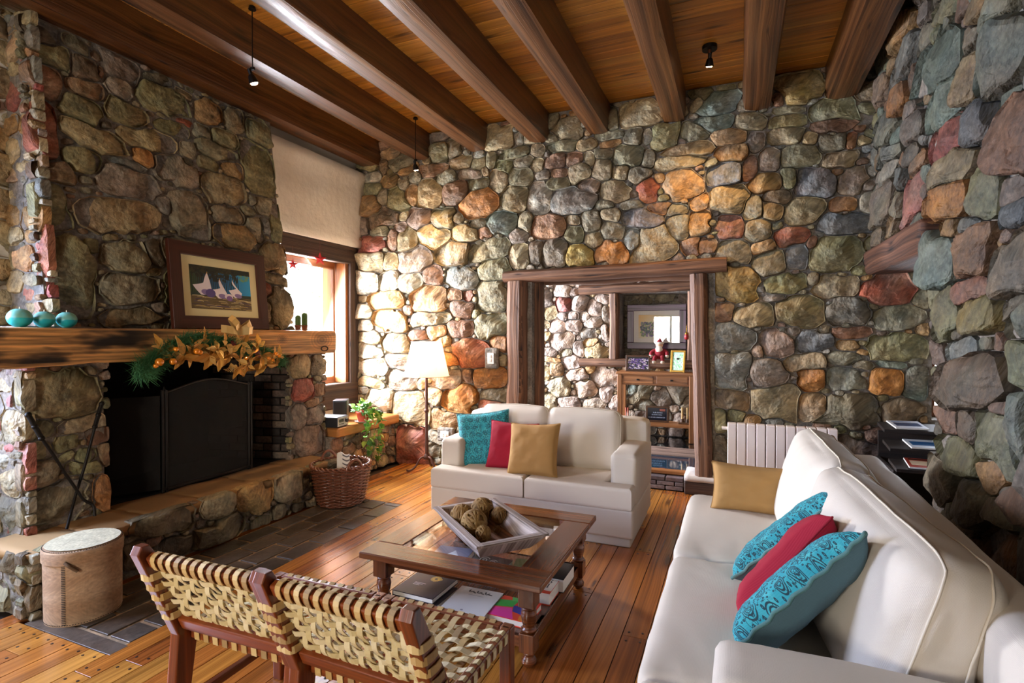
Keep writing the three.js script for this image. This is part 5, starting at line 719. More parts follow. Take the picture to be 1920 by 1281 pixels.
// books on the shelf
function book(label, u, v, h, w, l, turn, cover, opts = {}) {
  const p = atY(u, v, 0.13 + (opts.up || 0) + h), o = thing('book', label, 'book', [p.x, 0.1305 + (opts.up || 0), p.z], turn, 'books under the coffee table');
  add(o, 'pages', box(w - 0.006, h - 0.006, l - 0.006, 0.001), M.paper, [0, h / 2, 0]);
  const cm = opts.art ? new THREE.MeshPhysicalMaterial({ map: opts.art, roughness: 0.4 }) : cover;
  for (const y of [0.0015, h - 0.0015]) add(o, 'cover', box(w, 0.003, l, 0.001), cover, [0, y, 0]);
  add(o, 'spine', box(0.003, h, l, 0.001), cover, [-w / 2 + 0.0015, h / 2, 0]);
  if (opts.art) add(o, 'cover_print', new THREE.PlaneGeometry(w - 0.002, l - 0.002).rotateX(-Math.PI / 2), cm, [0, h + 0.0006, 0]);
  return o;
}
{
  const sun = canvasTexture(256, 256, c => { c.fillStyle = '#2a2334'; c.fillRect(0, 0, 256, 256); c.strokeStyle = '#d8b04a'; c.lineWidth = 4; c.translate(150, 60); for (let i = 0; i < 24; i++) { c.rotate(Math.PI / 12); c.beginPath(); c.moveTo(14, 0); c.lineTo(32, 0); c.stroke(); } c.beginPath(); c.arc(0, 0, 11, 0, 7); c.stroke(); c.beginPath(); c.arc(26, 0, 11, 0, 7); c.stroke(); c.setTransform(1, 0, 0, 1, 0, 0); c.fillStyle = '#c8bcd0'; for (let i = 0; i < 3; i++) c.fillRect(60, 130 + i * 12, 70 - i * 14, 4); });
  const plainWhite = canvasTexture(256, 256, c => { c.fillStyle = '#d9d8d6'; c.fillRect(0, 0, 256, 256); c.fillStyle = '#30343a'; for (let i = 0; i < 9; i++) { c.beginPath(); c.ellipse(70 + i * 16, 34 + (i % 3) * 5, 5, 13, i, 0, 7); c.fill(); } c.fillStyle = '#8a8a90'; c.fillRect(110, 210, 14, 10); c.fillRect(80, 70, 90, 3); });
  const bold = canvasTexture(256, 256, c => { c.fillStyle = '#e8432a'; c.fillRect(0, 0, 256, 256); for (const [k, pts] of [['#2fb24a', [[0, 60], [120, 30], [110, 120], [0, 150]]], ['#e83a9a', [[0, 160], [110, 130], [170, 256], [0, 256]]], ['#2a3a9c', [[110, 100], [190, 90], [200, 190], [130, 170]]], ['#f08a2a', [[190, 200], [256, 180], [256, 256], [200, 256]]], ['#5ac86a', [[60, 0], [140, 0], [120, 40], [80, 50]]]]) { c.fillStyle = k; c.beginPath(); pts.forEach(([x, y], i) => i ? c.lineTo(x, y) : c.moveTo(x, y)); c.fill(); } });
  const swirl = canvasTexture(256, 128, c => { c.fillStyle = '#15171a'; c.fillRect(0, 0, 256, 128); c.strokeStyle = '#d8dcd8'; c.lineWidth = 6; for (const [x, y, s] of [[80, 60, 1], [150, 70, 0.8]]) { c.beginPath(); for (let t = 0; t < 12; t += 0.2) { const r = t * 3 * s; c.lineTo(x + Math.cos(t) * r, y + Math.sin(t) * r); } c.stroke(); } });
  const dark = plain(0x231c2c, 0.3), blue = plain(0x1c3a63, 0.4), black = plain(0x101114, 0.35), olive = plain(0x5a6a2c, 0.5);
  book('large dark violet book beneath the one with a gold sun', 796, 1114, 0.028, 0.24, 0.25, -0.05, dark);
  book('large dark violet book with a gold sun emblem on its cover', 799, 1095, 0.026, 0.235, 0.245, -0.03, dark, { art: sun, up: 0.03 });
  book('pale grey book with a row of dark figures across its cover', 884, 1128, 0.035, 0.23, 0.26, 0.03, plain(0xd6d4d0, 0.4), { art: plainWhite });
  book('book with a bright red, pink and green cover', 965, 1141, 0.03, 0.2, 0.19, -0.03, plain(0xe8432a, 0.35), { art: bold });
  book('black book with pale spirals on its cover seen through the glass', 919, 1053, 0.055, 0.22, 0.14, -0.05, black, { art: swirl });
  book('large blue book seen through the glass top', 845, 1040, 0.035, 0.22, 0.22, 0.12, blue, { art: canvasTexture(128, 128, c => { c.fillStyle = '#1c3f74'; c.fillRect(0, 0, 128, 128); c.strokeStyle = '#cfe0f0'; c.lineWidth = 3; for (let i = 0; i < 16; i++) { c.beginPath(); c.moveTo(30, 90); c.quadraticCurveTo(60 + i * 2, 60 - i, 70 + i * 3, 30 + i * 5); c.stroke(); } }) });
  book('thick olive book seen through the glass top', 985, 1060, 0.05, 0.13, 0.16, 0.2, olive);
  book('orange and white box with black lettering at the shelf edge', 1028, 1098, 0.06, 0.07, 0.16, 0.0, plain(0xd8462a, 0.4), { art: canvasTexture(128, 256, c => { c.fillStyle = '#e8dccb'; c.fillRect(0, 0, 128, 256); c.fillStyle = '#1a1412'; c.font = 'bold 90px serif'; c.fillText('6', 34, 90); c.fillText('l', 50, 170); c.fillStyle = '#d8462a'; c.fillRect(0, 220, 128, 36); }) });
  book('black case on the coffee table shelf', 1052, 1070, 0.07, 0.09, 0.2, 0.0, plain(0x14181c, 0.25));
}
// wooden tray with wicker balls
{
  const o = thing('dough_tray', 'whitewashed rectangular wooden tray standing askew on the coffee table', 'tray', [-1.187, TB.y + 0.001, -2.49], -41 * RAD);
  const m = new THREE.MeshPhysicalMaterial({ color: 0xd2c4bc, map: TW.rough.map, bumpMap: TW.rough.bump, bumpScale: 0.004, roughness: 0.8 }), inner = wood(0x8a5a34, TW.rough, 0.7, 0.003);
  const W = 0.31, D = 0.185, H = 0.085, b = 0.72, th = 0.03;
  const wall = (P, n) => { const pos = P.flat(), g = new THREE.BufferGeometry(); g.setAttribute('position', new THREE.Float32BufferAttribute(pos, 3)); g.setIndex([0, 1, 2, 0, 2, 3, 4, 6, 5, 4, 7, 6, 0, 4, 5, 0, 5, 1, 1, 5, 6, 1, 6, 2, 2, 6, 7, 2, 7, 3, 3, 7, 4, 3, 4, 0]); const q = g.toNonIndexed(); q.computeVertexNormals(); return add(o, n, boxUV(q, 0), m); };
  for (const s of [-1, 1]) { wall([[-W * b, 0, s * D * b], [W * b, 0, s * D * b], [W, H, s * D], [-W, H, s * D], [-W * b, 0.015, s * (D * b - th)], [W * b, 0.015, s * (D * b - th)], [W - th, H, s * (D - th)], [-W + th, H, s * (D - th)]], 'side_board'); wall([[s * W * b, 0, -D * b], [s * W * b, 0, D * b], [s * W, H, D], [s * W, H, -D], [s * (W * b - th), 0.015, -D * b], [s * (W * b - th), 0.015, D * b], [s * (W - th), H, D - th], [s * (W - th), H, -D + th]], 'end_board'); }
  for (const s of [-1, 1]) { add(o, 'rim', box(W * 2 + 0.012, 0.012, 0.038, 0.003, 0), m, [0, H + 0.002, s * (D - 0.014)]); add(o, 'rim', box(0.038, 0.012, D * 2 - 0.062, 0.003, 2), m, [s * (W - 0.014), H + 0.002, 0]); }
  add(o, 'tray_floor', box(W * b * 2, 0.018, D * b * 2, 0.003, 0), inner, [0, 0.01, 0]);
  const vm = [plain(0x8f6c36, 0.75), plain(0x83612f, 0.75), plain(0x9c7a42, 0.75)];
  [[866, 968, 0.062, 'wicker ball by the tray corner beside the largest'], [904, 955, 0.062, 'wicker ball at the back of the tray'], [889, 980, 0.066, 'largest wicker ball in the middle of the tray'], [936, 967, 0.045, 'small tightly wound ball by the tray side'], [906, 1001, 0.04, 'small wicker ball by the near tray end']].forEach(([u, v, r, label], i) => {
    const p = atY(u, v, TB.y + 0.02 + r), w = thing('wicker_ball', label, 'ball', [p.x, TB.y + 0.0205, p.z], i, 'wicker balls in the tray'); const q = rngOf(90 + i);
    add(w, 'core', new THREE.SphereGeometry(r * 0.86, 20, 14), vm[1], [0, r, 0]);
    for (let k = 0; k < 22; k++) { const a = add(w, 'vine', new THREE.TorusGeometry(r * (0.93 + 0.04 * q()), r * 0.075, 5, 36), vm[q() * 3 | 0], [0, r, 0], [q() * 6.3, q() * 6.3, q() * 6.3]); a.scale.z = 1.5; }
  });
  const p = atY(932, 992, TB.y + 0.045), s = thing('seed_pod', 'small bristly seed pod lying in the tray', 'seed pod', [p.x, TB.y + 0.021, p.z]);
  add(s, 'pod', new THREE.SphereGeometry(0.016, 14, 10), plain(0x7a5628, 0.9), [0, 0.018, 0]); const sp = [], q = rngOf(7); for (let i = 0; i < 160; i++) { const d = V(q() - 0.5, q() - 0.3, q() - 0.5).normalize(), n = new THREE.ConeGeometry(0.0009, 0.016, 3).translate(0, 0.022, 0).applyQuaternion(new THREE.Quaternion().setFromUnitVectors(V(0, 1, 0), d)).translate(0, 0.018, 0); sp.push(n); } add(s, 'bristles', merge(sp), plain(0x7a5628, 0.9)).userData.kind = 'stuff';
}
// ---------------------------------------------------------------- woven strap chairs
function strapChair(label, X, D, turn) {
  const o = thing('woven_chair', label, 'chair', [X, 0, -D], turn, 'woven strap chairs');   // local: back towards +z, seat front towards -z
  const m = wood(0x9a4c1e, TW.fine, 0.35, 0.0008, { clearcoat: 0.3, clearcoatRoughness: 0.3 });
  const straps = [0xc8a86a, 0xb8965c, 0xd6bc84, 0xa5885a].map(c => new THREE.MeshPhysicalMaterial({ color: c, bumpMap: weave, bumpScale: 0.0004, roughness: 0.65 })); const pale = [0xd8c898, 0xcfbd8a, 0xe0d2a8].map(c => new THREE.MeshPhysicalMaterial({ color: c, bumpMap: weave, bumpScale: 0.0004, roughness: 0.65 }));
  const q = rngOf(Math.round(X * -100)), w = 0.25, T = 0.042;
  const zTop = 0.27, zSeat = 0.125, zFoot = 0.17, yTop = 0.77, yBend = 0.43;   // back post profile
  for (const s of [-1, 1]) {
    const pr = [[zFoot - 0.02, 0], [zFoot + 0.022, 0], [zSeat + 0.03, yBend], [zTop + 0.018, yTop - 0.02], [zTop + 0.008, yTop], [zTop - 0.012, yTop], [zTop - 0.024, yTop - 0.02], [zSeat - 0.03, yBend + 0.03], [zSeat - 0.03, yBend - 0.05]];
    const g = new THREE.ExtrudeGeometry(new THREE.Shape(pr.map(p => new THREE.Vector2(...p))), { depth: T - 0.012, bevelEnabled: true, bevelSize: 0.005, bevelThickness: 0.006, bevelSegments: 3 }).translate(0, 0, -T / 2 + 0.006).rotateY(-Math.PI / 2);
    add(o, 'back_post', boxUV(g, 1, q() * 4), m, [s * w, 0, 0]);
    add(o, 'front_leg', box(T, 0.44, T, 0.006, 1), m, [s * w, 0.22, -0.31]);
    add(o, 'side_rail', box(0.034, 0.04, 0.42, 0.006, 2), m, [s * w, 0.42, -0.1]);
  }
  const back = (x, k, off) => { const y = 0.5 + k * 0.22, z = zSeat + (zTop - zSeat) * (y - yBend) / (yTop - yBend); const n = V(0, -(zTop - zSeat), yTop - yBend).normalize(); return V(x, y, z).addScaledVector(n, off); };
  const slope = Math.atan2(zTop - zSeat, yTop - yBend);
  add(o, 'top_rail', box(2 * w - T, 0.045, 0.032, 0.008, 0), m, back(0, 1.02, 0).toArray(), [slope, 0, 0]);
  add(o, 'lower_back_rail', box(2 * w - T, 0.05, 0.03, 0.006, 0), m, back(0, -0.12, 0).toArray(), [slope, 0, 0]);
  add(o, 'front_rail', box(2 * w - T, 0.042, 0.034, 0.006, 0), m, [0, 0.42, -0.31]); add(o, 'rear_rail', box(2 * w - T, 0.042, 0.034, 0.006, 0), m, [0, 0.42, 0.1]);
  for (const s of [-1, 1]) add(o, 'stretcher', box(0.025, 0.03, 0.44, 0.005, 2), m, [s * w, 0.17, -0.08]);
  const nx = 12, ny = 5, r = 0.021;
  for (let i = 0; i < nx; i++) { // upright straps, looped over the top rail
    const x = -w + 0.04 + (i + 0.5) * (2 * w - 0.08) / nx, pts = [], jit = (q() - 0.5) * 0.012; for (let k = 0; k <= 20; k++) { const t = k / 20; pts.push(back(x + jit * Math.sin(t * 3.1), t * 0.88, 0.0055 * Math.sin(t * ny * Math.PI + i * Math.PI))); }
    pts.push(back(x, 0.93, 0.004));
    add(o, 'strap', band(pts, V(1, 0, 0), 0.017 + q() * 0.004, 0.0028), pale[i % 3]);
    const wr = []; for (let k = 0; k <= 12; k++) { const a = k / 12 * 6.283, c = Math.cos(a), sn = Math.sin(a), e = 2.5; wr.push(back(x + 0.002, 1.02 + Math.sign(sn) * Math.abs(sn) ** (2 / e) * 0.128, Math.sign(c) * Math.abs(c) ** (2 / e) * 0.0215)); }
    add(o, 'rail_wrap', band(wr, V(1, 0, 0), 0.0195, 0.003), straps[i % 4]);
  }
  for (let j = 0; j < ny; j++) { // cross straps
    const k = 0.08 + j * 0.18, pts = []; for (let i = 0; i <= 44; i++) { const x = -w + 0.012 + i / 44 * (2 * w - 0.024); pts.push(back(x, k + 0.02 * Math.sin(i * 0.3 + j), -0.0055 * Math.sin((i / 44) * nx * Math.PI + j * Math.PI))); }
    add(o, 'strap', band(pts, V(0, 1, 0.35), 0.017, 0.0028), pale[(j + 1) % 3]);
    for (const s of [-1, 1]) { const wr = []; for (let i = 0; i <= 12; i++) { const a = i / 12 * 6.283, c = Math.cos(a), sn = Math.sin(a); const p = back(s * w + Math.sign(c) * Math.abs(c) ** 0.6 * (T / 2 + 0.005), k - 0.05, 0); p.add(V(0, 0, -0.002 + Math.sign(sn) * Math.abs(sn) ** 0.6 * 0.038)); wr.push(p); } add(o, 'post_wrap', band(wr, V(0, 1, 0.15), 0.024, 0.003), straps[(j + 2) % 4]); }
  }
  const sy = 0.437, z0 = -0.31, z1 = 0.1, mx = 10, mz = 8;
  for (let i = 0; i < mx; i++) { const x = -w + 0.035 + (i + 0.5) * (2 * w - 0.07) / mx, pts = [V(x, 0.4, z0 + 0.02), V(x, 0.397, z0), V(x, 0.405, z0 - 0.02), V(x, 0.43, z0 - 0.021), V(x, 0.445, z0 - 0.008)]; for (let k = 0; k <= 24; k++) pts.push(V(x, sy + 0.0055 * Math.sin(k / 24 * mz * Math.PI + i * Math.PI) - 0.012 * Math.sin(k / 24 * Math.PI), z0 + 0.015 + k / 24 * (z1 - z0 - 0.03))); pts.push(V(x, 0.445, z1 + 0.008), V(x, 0.43, z1 + 0.021), V(x, 0.4, z1 + 0.018)); add(o, 'seat_strap', band(pts, V(1, 0, 0), 0.023, 0.0028), straps[i % 4]); }
  for (let j = 0; j < mz; j++) { const z = z0 + 0.03 + (j + 0.5) * (z1 - z0 - 0.06) / mz, pts = [V(-w + 0.018, 0.398, z), V(-w - 0.019, 0.405, z), V(-w - 0.02, 0.432, z), V(-w - 0.006, 0.444, z)]; for (let k = 0; k <= 30; k++) pts.push(V(-w + 0.015 + k / 30 * (2 * w - 0.03), sy - 0.0055 * Math.sin(k / 30 * mx * Math.PI + j * Math.PI) - 0.012 * Math.sin(k / 30 * Math.PI), z)); pts.push(V(w + 0.006, 0.444, z), V(w + 0.02, 0.432, z), V(w + 0.019, 0.405, z), V(w - 0.018, 0.398, z)); add(o, 'seat_strap', band(pts, V(0, 0, 1), 0.023, 0.0028), pale[j % 3]); }
  return o;
}
strapChair('low wooden chair woven with pale hide straps, next to the hide drum', -1.515, 1.385, 0.03);
strapChair('low wooden chair woven with pale hide straps, next to the coffee table corner', -0.985, 1.385, -0.02);
// ---------------------------------------------------------------- hide drum
{
  const p = atY(158, 1146, 0), r = 0.165, h = 0.375;
  const o = thing('hide_drum', 'lidded round box of pale cowhide with dark stitched seam on the brick strip', 'drum box', [p.x, 0.001, p.z], -0.18);
  const hide = dataTexture(512, 256, (x, y) => { const n = tileNoise(x, y, 4, 3, 21, 4), f = tileNoise(x + 0.02 * n, y, 60, 24, 5, 2); const k = clamp(0.5 + 1.2 * n), v = 0.9 + 0.22 * f; return [(0.87 - 0.14 * k) * v, (0.74 - 0.17 * k) * v, (0.6 - 0.18 * k) * v]; }, true);
  const top = dataTexture(256, 256, (x, y) => { const n = fbm(x * 6, y * 6, 4, 3), f = noise3(x * 70, y * 26, 9); const v = 0.85 + 0.2 * f; return [(0.84 + 0.14 * n) * v, (0.8 + 0.14 * n) * v, (0.66 + 0.12 * n) * v]; }, true);
  const hm = new THREE.MeshPhysicalMaterial({ map: hide, bumpMap: weave, bumpScale: 0.001, roughness: 0.8 }), tm = new THREE.MeshPhysicalMaterial({ map: top, roughness: 0.85 });
  add(o, 'wall', cyl(r, r * 0.985, h - 0.05, 48).translate(0, (h - 0.05) / 2, 0), hm);
  add(o, 'lid', lathe([[r + 0.001, h - 0.07], [r + 0.006, h - 0.068], [r + 0.006, h - 0.012], [r - 0.002, h - 0.002], [r * 0.6, h + 0.003], [0, h]], 48), hm);
  add(o, 'lid_top', new THREE.CircleGeometry(r - 0.006, 40).rotateX(-Math.PI / 2), tm, [0, h + 0.0045, 0]);
  const stitch = plain(0x2c2018, 0.8); const a0 = 0.75;
  const bar = [], ring = []; for (let i = 0; i < 34; i++) bar.push(box(0.018, 0.0035, 0.004, 0.001, 0, 1).rotateY(a0).translate(Math.sin(a0) * r, 0.012 + i * 0.0088, Math.cos(a0) * r)); add(o, 'seam_stitching', merge(bar), stitch);
  for (let i = 0; i < 90; i++) { const a = i / 90 * 6.283; for (const [y, rr] of [[h - 0.002, r + 0.001], [0.008, r * 0.99]]) ring.push(box(0.006, 0.003, 0.003, 0.001, 0, 1).rotateY(a).translate(Math.sin(a) * rr, y, Math.cos(a) * rr)); } add(o, 'edge_stitching', merge(ring), stitch);
  const ty = h - 0.08, ta = 0.82; add(o, 'toggle', tube([[Math.sin(ta) * (r + 0.008), ty + 0.03, Math.cos(ta) * (r + 0.008)], [Math.sin(ta + 0.12) * (r + 0.016), ty + 0.012, Math.cos(ta + 0.12) * (r + 0.016)], [Math.sin(ta + 0.3) * (r + 0.01), ty - 0.02, Math.cos(ta + 0.3) * (r + 0.01)]], 0.008, 12, 8), plain(0x5a4630, 0.8));
}
// ---------------------------------------------------------------- wicker basket with newspapers
{
  const p = atY(640, 942, 0), o = thing('wicker_basket', 'round brown wicker basket with two handles beside the hearth', 'basket', [p.x, 0.002, p.z], -0.4);
  const m = [plain(0x6e3c24, 0.4, { clearcoat: 0.5 }), plain(0x54301e, 0.45, { clearcoat: 0.4 })], H = 0.34, rad = t => 0.185 + 0.06 * Math.pow(t, 0.8), N = 26;
  const ringsA = [], stakes = []; for (let k = 0; k < 24; k++) { const t = k / 23, pts = []; for (let i = 0; i < 104; i++) { const a = i / 104 * 6.283, r = rad(t) + 0.0065 * Math.cos(a * N / 2 + k * Math.PI); pts.push(V(Math.cos(a) * r, 0.012 + t * (H - 0.03) + 0.002 * noise3(a * 3, k, 2), Math.sin(a) * r)); } ringsA.push(tube(pts, 0.0075, 156, 5, true)); }
  for (let i = 0; i < N; i++) { const a = i / N * 6.283; stakes.push(tube([[Math.cos(a) * rad(0), 0.005, Math.sin(a) * rad(0)], [Math.cos(a) * rad(0.5), H * 0.5, Math.sin(a) * rad(0.5)], [Math.cos(a) * rad(1), H, Math.sin(a) * rad(1)]], 0.005, 8, 5)); }
  add(o, 'woven_wall', merge(ringsA), m[0]); add(o, 'stakes', merge(stakes), m[1]); add(o, 'bottom', cyl(0.18, 0.18, 0.012, 32), m[1], [0, 0.008, 0]);
  for (const ph of [0, Math.PI]) { const pts = []; for (let i = 0; i < 160; i++) { const a = i / 160 * 6.283, r = rad(1) + 0.008 * Math.cos(a * 18 + ph); pts.push(V(Math.cos(a) * r, H - 0.004 + 0.009 * Math.sin(a * 18 + ph), Math.sin(a) * r)); } add(o, 'rim', tube(pts, 0.0085, 240, 6, true), m[0]); }
  for (const s of [0, Math.PI]) { const c = rad(1); add(o, 'handle', tube([-0.55, -0.35, -0.12, 0.12, 0.35, 0.55].map((da, i) => V(Math.cos(s + da * 0.55) * c, H - 0.01 + [0, 0.05, 0.075, 0.075, 0.05, 0][i], Math.sin(s + da * 0.55) * c)), 0.012, 30, 8), m[0]); }
  for (const [dx, dz, tl, i] of [[0.0, 0.0, 0.1, 0], [0.03, 0.03, 0.28, 1]]) { const n = thing('newspaper', ['folded newspaper standing upright in the wicker basket', 'second folded newspaper leaning over in the wicker basket'][i], 'newspaper', [p.x + dx + 0.02, 0.02, p.z + dz], 0.4 + i * 0.3, 'newspapers in the basket'); const pts = []; for (let k = 0; k <= 10; k++) pts.push(V(-0.05 + k * 0.01, 0.24 + 0.012 * Math.sin(k * 0.6), 0.012 * Math.sin(k / 10 * 3.1))); add(n, 'sheets', band(pts, V(0, 1, -tl), 0.33, 0.014), new THREE.MeshPhysicalMaterial({ roughness: 0.85, map: canvasTexture(128, 256, c => { c.fillStyle = '#dcdad4'; c.fillRect(0, 0, 128, 256); c.fillStyle = '#55555a'; for (let y = 8; y < 250; y += 9) for (let x = 6; x < 120; x += 40) c.fillRect(x, y, 32, 3); }) })); }
}
// ---------------------------------------------------------------- floor lamp
{
  const p = atY(800, 882, 0), o = thing('floor_lamp', 'iron floor lamp with a glowing cream shade beside the loveseat', 'lamp', [p.x, 0, p.z], 0.25);
  const z = -p.z * 0.9219 + -p.x * 0.3875, yb = EYE - (705 - 628) / 1000 * z, yt = EYE - (641 - 628) / 1000 * z; const m = plain(0x4a2c20, 0.5, { metalness: 0.4 });
  add(o, 'pole', cyl(0.015, 0.017, yb + 0.12 - 0.14, 14).translate(0, (yb + 0.12 + 0.14) / 2, 0), m); add(o, 'collar', lathe([[0.017, 0], [0.026, 0.012], [0.022, 0.03], [0.017, 0.04]], 16), m, [0, 0.62, 0]); add(o, 'collar', lathe([[0, 0], [0.032, 0], [0.034, 0.03], [0.018, 0.06]], 16), m, [0, 0.12, 0]);
  for (let i = 0; i < 3; i++) { const a = i / 3 * 6.283 + 2.6; const q = (r, y) => V(Math.cos(a) * r, y, Math.sin(a) * r); add(o, 'leg', tube([q(0.015, 0.15), q(0.07, 0.13), q(0.12, 0.05), q(0.18, 0.012), q(0.215, 0.02)], 0.011, 20, 8), m); }
  const sh = cyl(0.165, 0.25, yt - yb, 8).toNonIndexed(); const shade = new THREE.CylinderGeometry(0.165, 0.25, yt - yb, 8, 1, true).toNonIndexed(); shade.computeVertexNormals(); sh.dispose();
  add(o, 'lamp_shade', shade, new THREE.MeshPhysicalMaterial({ color: 0xf4e6d0, transmission: 0.5, emissive: 0xffe6c8, emissiveIntensity: 0.32, roughness: 1, thickness: 0, side: THREE.DoubleSide }), [0, (yt + yb) / 2, 0]);
  for (const [y, r] of [[yt, 0.165], [yb, 0.25]]) { const pts = []; for (let i = 0; i < 8; i++) pts.push(V(Math.sin(i / 8 * 6.283) * r, y, Math.cos(i / 8 * 6.283) * r)); add(o, 'shade_rim', tube(pts, 0.003, 64, 5, true), plain(0xe8d8bc, 0.8)); }
  add(o, 'bulb', new THREE.SphereGeometry(0.035, 16, 12), new THREE.MeshPhysicalMaterial({ color: 0xffffff, emissive: 0xffc98a, emissiveIntensity: 6 }), [0, yb + 0.17, 0]);
  const l = new THREE.PointLight(0xffbf7a, 0.75); l.name = 'floor_lamp_bulb'; l.position.set(0, yb + 0.17, 0); l.castShadow = true; l.shadow.radius = 1.5; o.add(l);
}
// ---------------------------------------------------------------- things on the window ledge
{
  const p = atY(634, 800, 0.55), o = thing('stereo', 'small black stereo with a silver front on the window ledge', 'stereo', [p.x - 0.08, 0.551, p.z], 1.75);
  add(o, 'case', box(0.2, 0.1, 0.24, 0.006), plain(0x101015, 0.6), [0, 0.05, 0]); add(o, 'front_panel', box(0.19, 0.085, 0.008, 0.002), plain(0xb8b8ba, 0.35, { metalness: 0.6 }), [0, 0.05, 0.122]); add(o, 'knob', cyl(0.02, 0.02, 0.018, 20).rotateX(Math.PI / 2), plain(0x222226, 0.3), [0.055, 0.055, 0.132]);
  add(o, 'display', box(0.08, 0.028, 0.004, 0.001), plain(0x1a1c20, 0.2), [-0.035, 0.062, 0.127]); for (let i = 0; i < 4; i++) add(o, 'button', box(0.014, 0.01, 0.006, 0.002), plain(0x55565a, 0.4), [-0.065 + i * 0.022, 0.03, 0.128]);
  const q = atY(657, 790, 0.55), s = thing('speaker', 'tall black loudspeaker box by the window', 'speaker', [q.x - 0.12, 0.551, q.z], 0.55); add(s, 'cabinet', box(0.14, 0.22, 0.17, 0.006), plain(0x121318, 0.4), [0, 0.11, 0]); add(s, 'grille', box(0.125, 0.2, 0.006, 0.002), plain(0x1c1d22, 0.8), [0, 0.11, 0.087]);
  const b = atY(620, 788, 0.55), d = thing('disc_player', 'flat dark disc player lying at the window', 'disc player', [b.x - 0.3, 0.551, b.z - 0.02], 0.5); add(d, 'case', box(0.2, 0.045, 0.2, 0.006), plain(0x22242a, 0.35), [0, 0.0225, 0]); add(d, 'tray_door', box(0.12, 0.014, 0.004, 0.001), plain(0x6a6c70, 0.3), [0, 0.025, 0.102]);
}
{
  const p = atY(690, 792, 0.55), o = thing('trailing_plant', 'trailing green ivy in a red clay pot spilling over the window ledge', 'plant', [p.x - 0.06, 0.551, p.z]);
  add(o, 'saucer', lathe([[0, 0], [0.075, 0], [0.09, 0.014], [0.085, 0.014], [0.07, 0.006], [0, 0.006]], 24), plain(0xb8aca0, 0.6)); add(o, 'pot', lathe([[0, 0.007], [0.05, 0.007], [0.068, 0.09], [0.076, 0.09], [0.076, 0.11], [0.066, 0.11], [0.062, 0.095], [0, 0.095]], 24), plain(0xa8381c, 0.6));
  const q = rngOf(17), rq = (a, b) => a + (b - a) * q(), s = new THREE.Shape(); s.moveTo(0, 0); s.bezierCurveTo(0.02, -0.012, 0.034, 0.01, 0.022, 0.03); s.quadraticCurveTo(0.012, 0.046, 0, 0.058); s.quadraticCurveTo(-0.012, 0.046, -0.022, 0.03); s.bezierCurveTo(-0.034, 0.01, -0.02, -0.012, 0, 0);
  const leaf = displace(new THREE.ExtrudeGeometry(s, { depth: 0.0008, bevelEnabled: false, curveSegments: 5 }), v => { v.z += 0.3 * Math.abs(v.x) - 3 * v.y * v.y; });
  const lm = [0x5f9a34, 0x7db548, 0x4a8a34, 0xb0c858].map(c => new THREE.MeshPhysicalMaterial({ color: c, roughness: 0.5, transmission: 0.3, thickness: 0, side: THREE.DoubleSide }));
  const put = (x, y, z, k, sc) => { const l = add(o, 'leaf', leaf, lm[q() * 4 | 0], [x, y, z]); l.rotation.set(rq(-2.6, -1.2) + k, rq(-1.2, 1.6), rq(-0.7, 0.7), 'YXZ'); l.scale.setScalar(sc); };
  for (let i = 0; i < 50; i++) { const a = q() * 6.283, r = rq(0.02, 0.13); put(Math.cos(a) * r, 0.12 + rq(0, 0.09) - r * 0.25, Math.sin(a) * r, rq(0.3, 1.4), rq(0.8, 1.3)); }
  for (const [ex, ez, L] of [[0.17, 0.05, 0.42], [0.16, 0.1, 0.36], [0.19, 0.0, 0.46], [0.18, -0.05, 0.34], [0.15, 0.14, 0.22]]) { const pts = [V(0.02, 0.11, 0), V(ex * 0.7, 0.12, ez * 0.7), V(ex, 0.02, ez), V(ex + 0.01, -L * 0.5, ez + 0.01), V(ex, -L + 0.05, ez)], c = new THREE.CatmullRomCurve3(pts); add(o, 'vine', new THREE.TubeGeometry(c, 24, 0.0025, 5), plain(0x5a7a30, 0.6)); for (let k = 0; k < 16; k++) { const t = c.getPoint(0.2 + k / 16 * 0.8); put(t.x + rq(-0.02, 0.03), t.y + rq(-0.01, 0.02), t.z + rq(-0.03, 0.03), rq(-0.9, 0.4), rq(0.8, 1.25)); } }
}
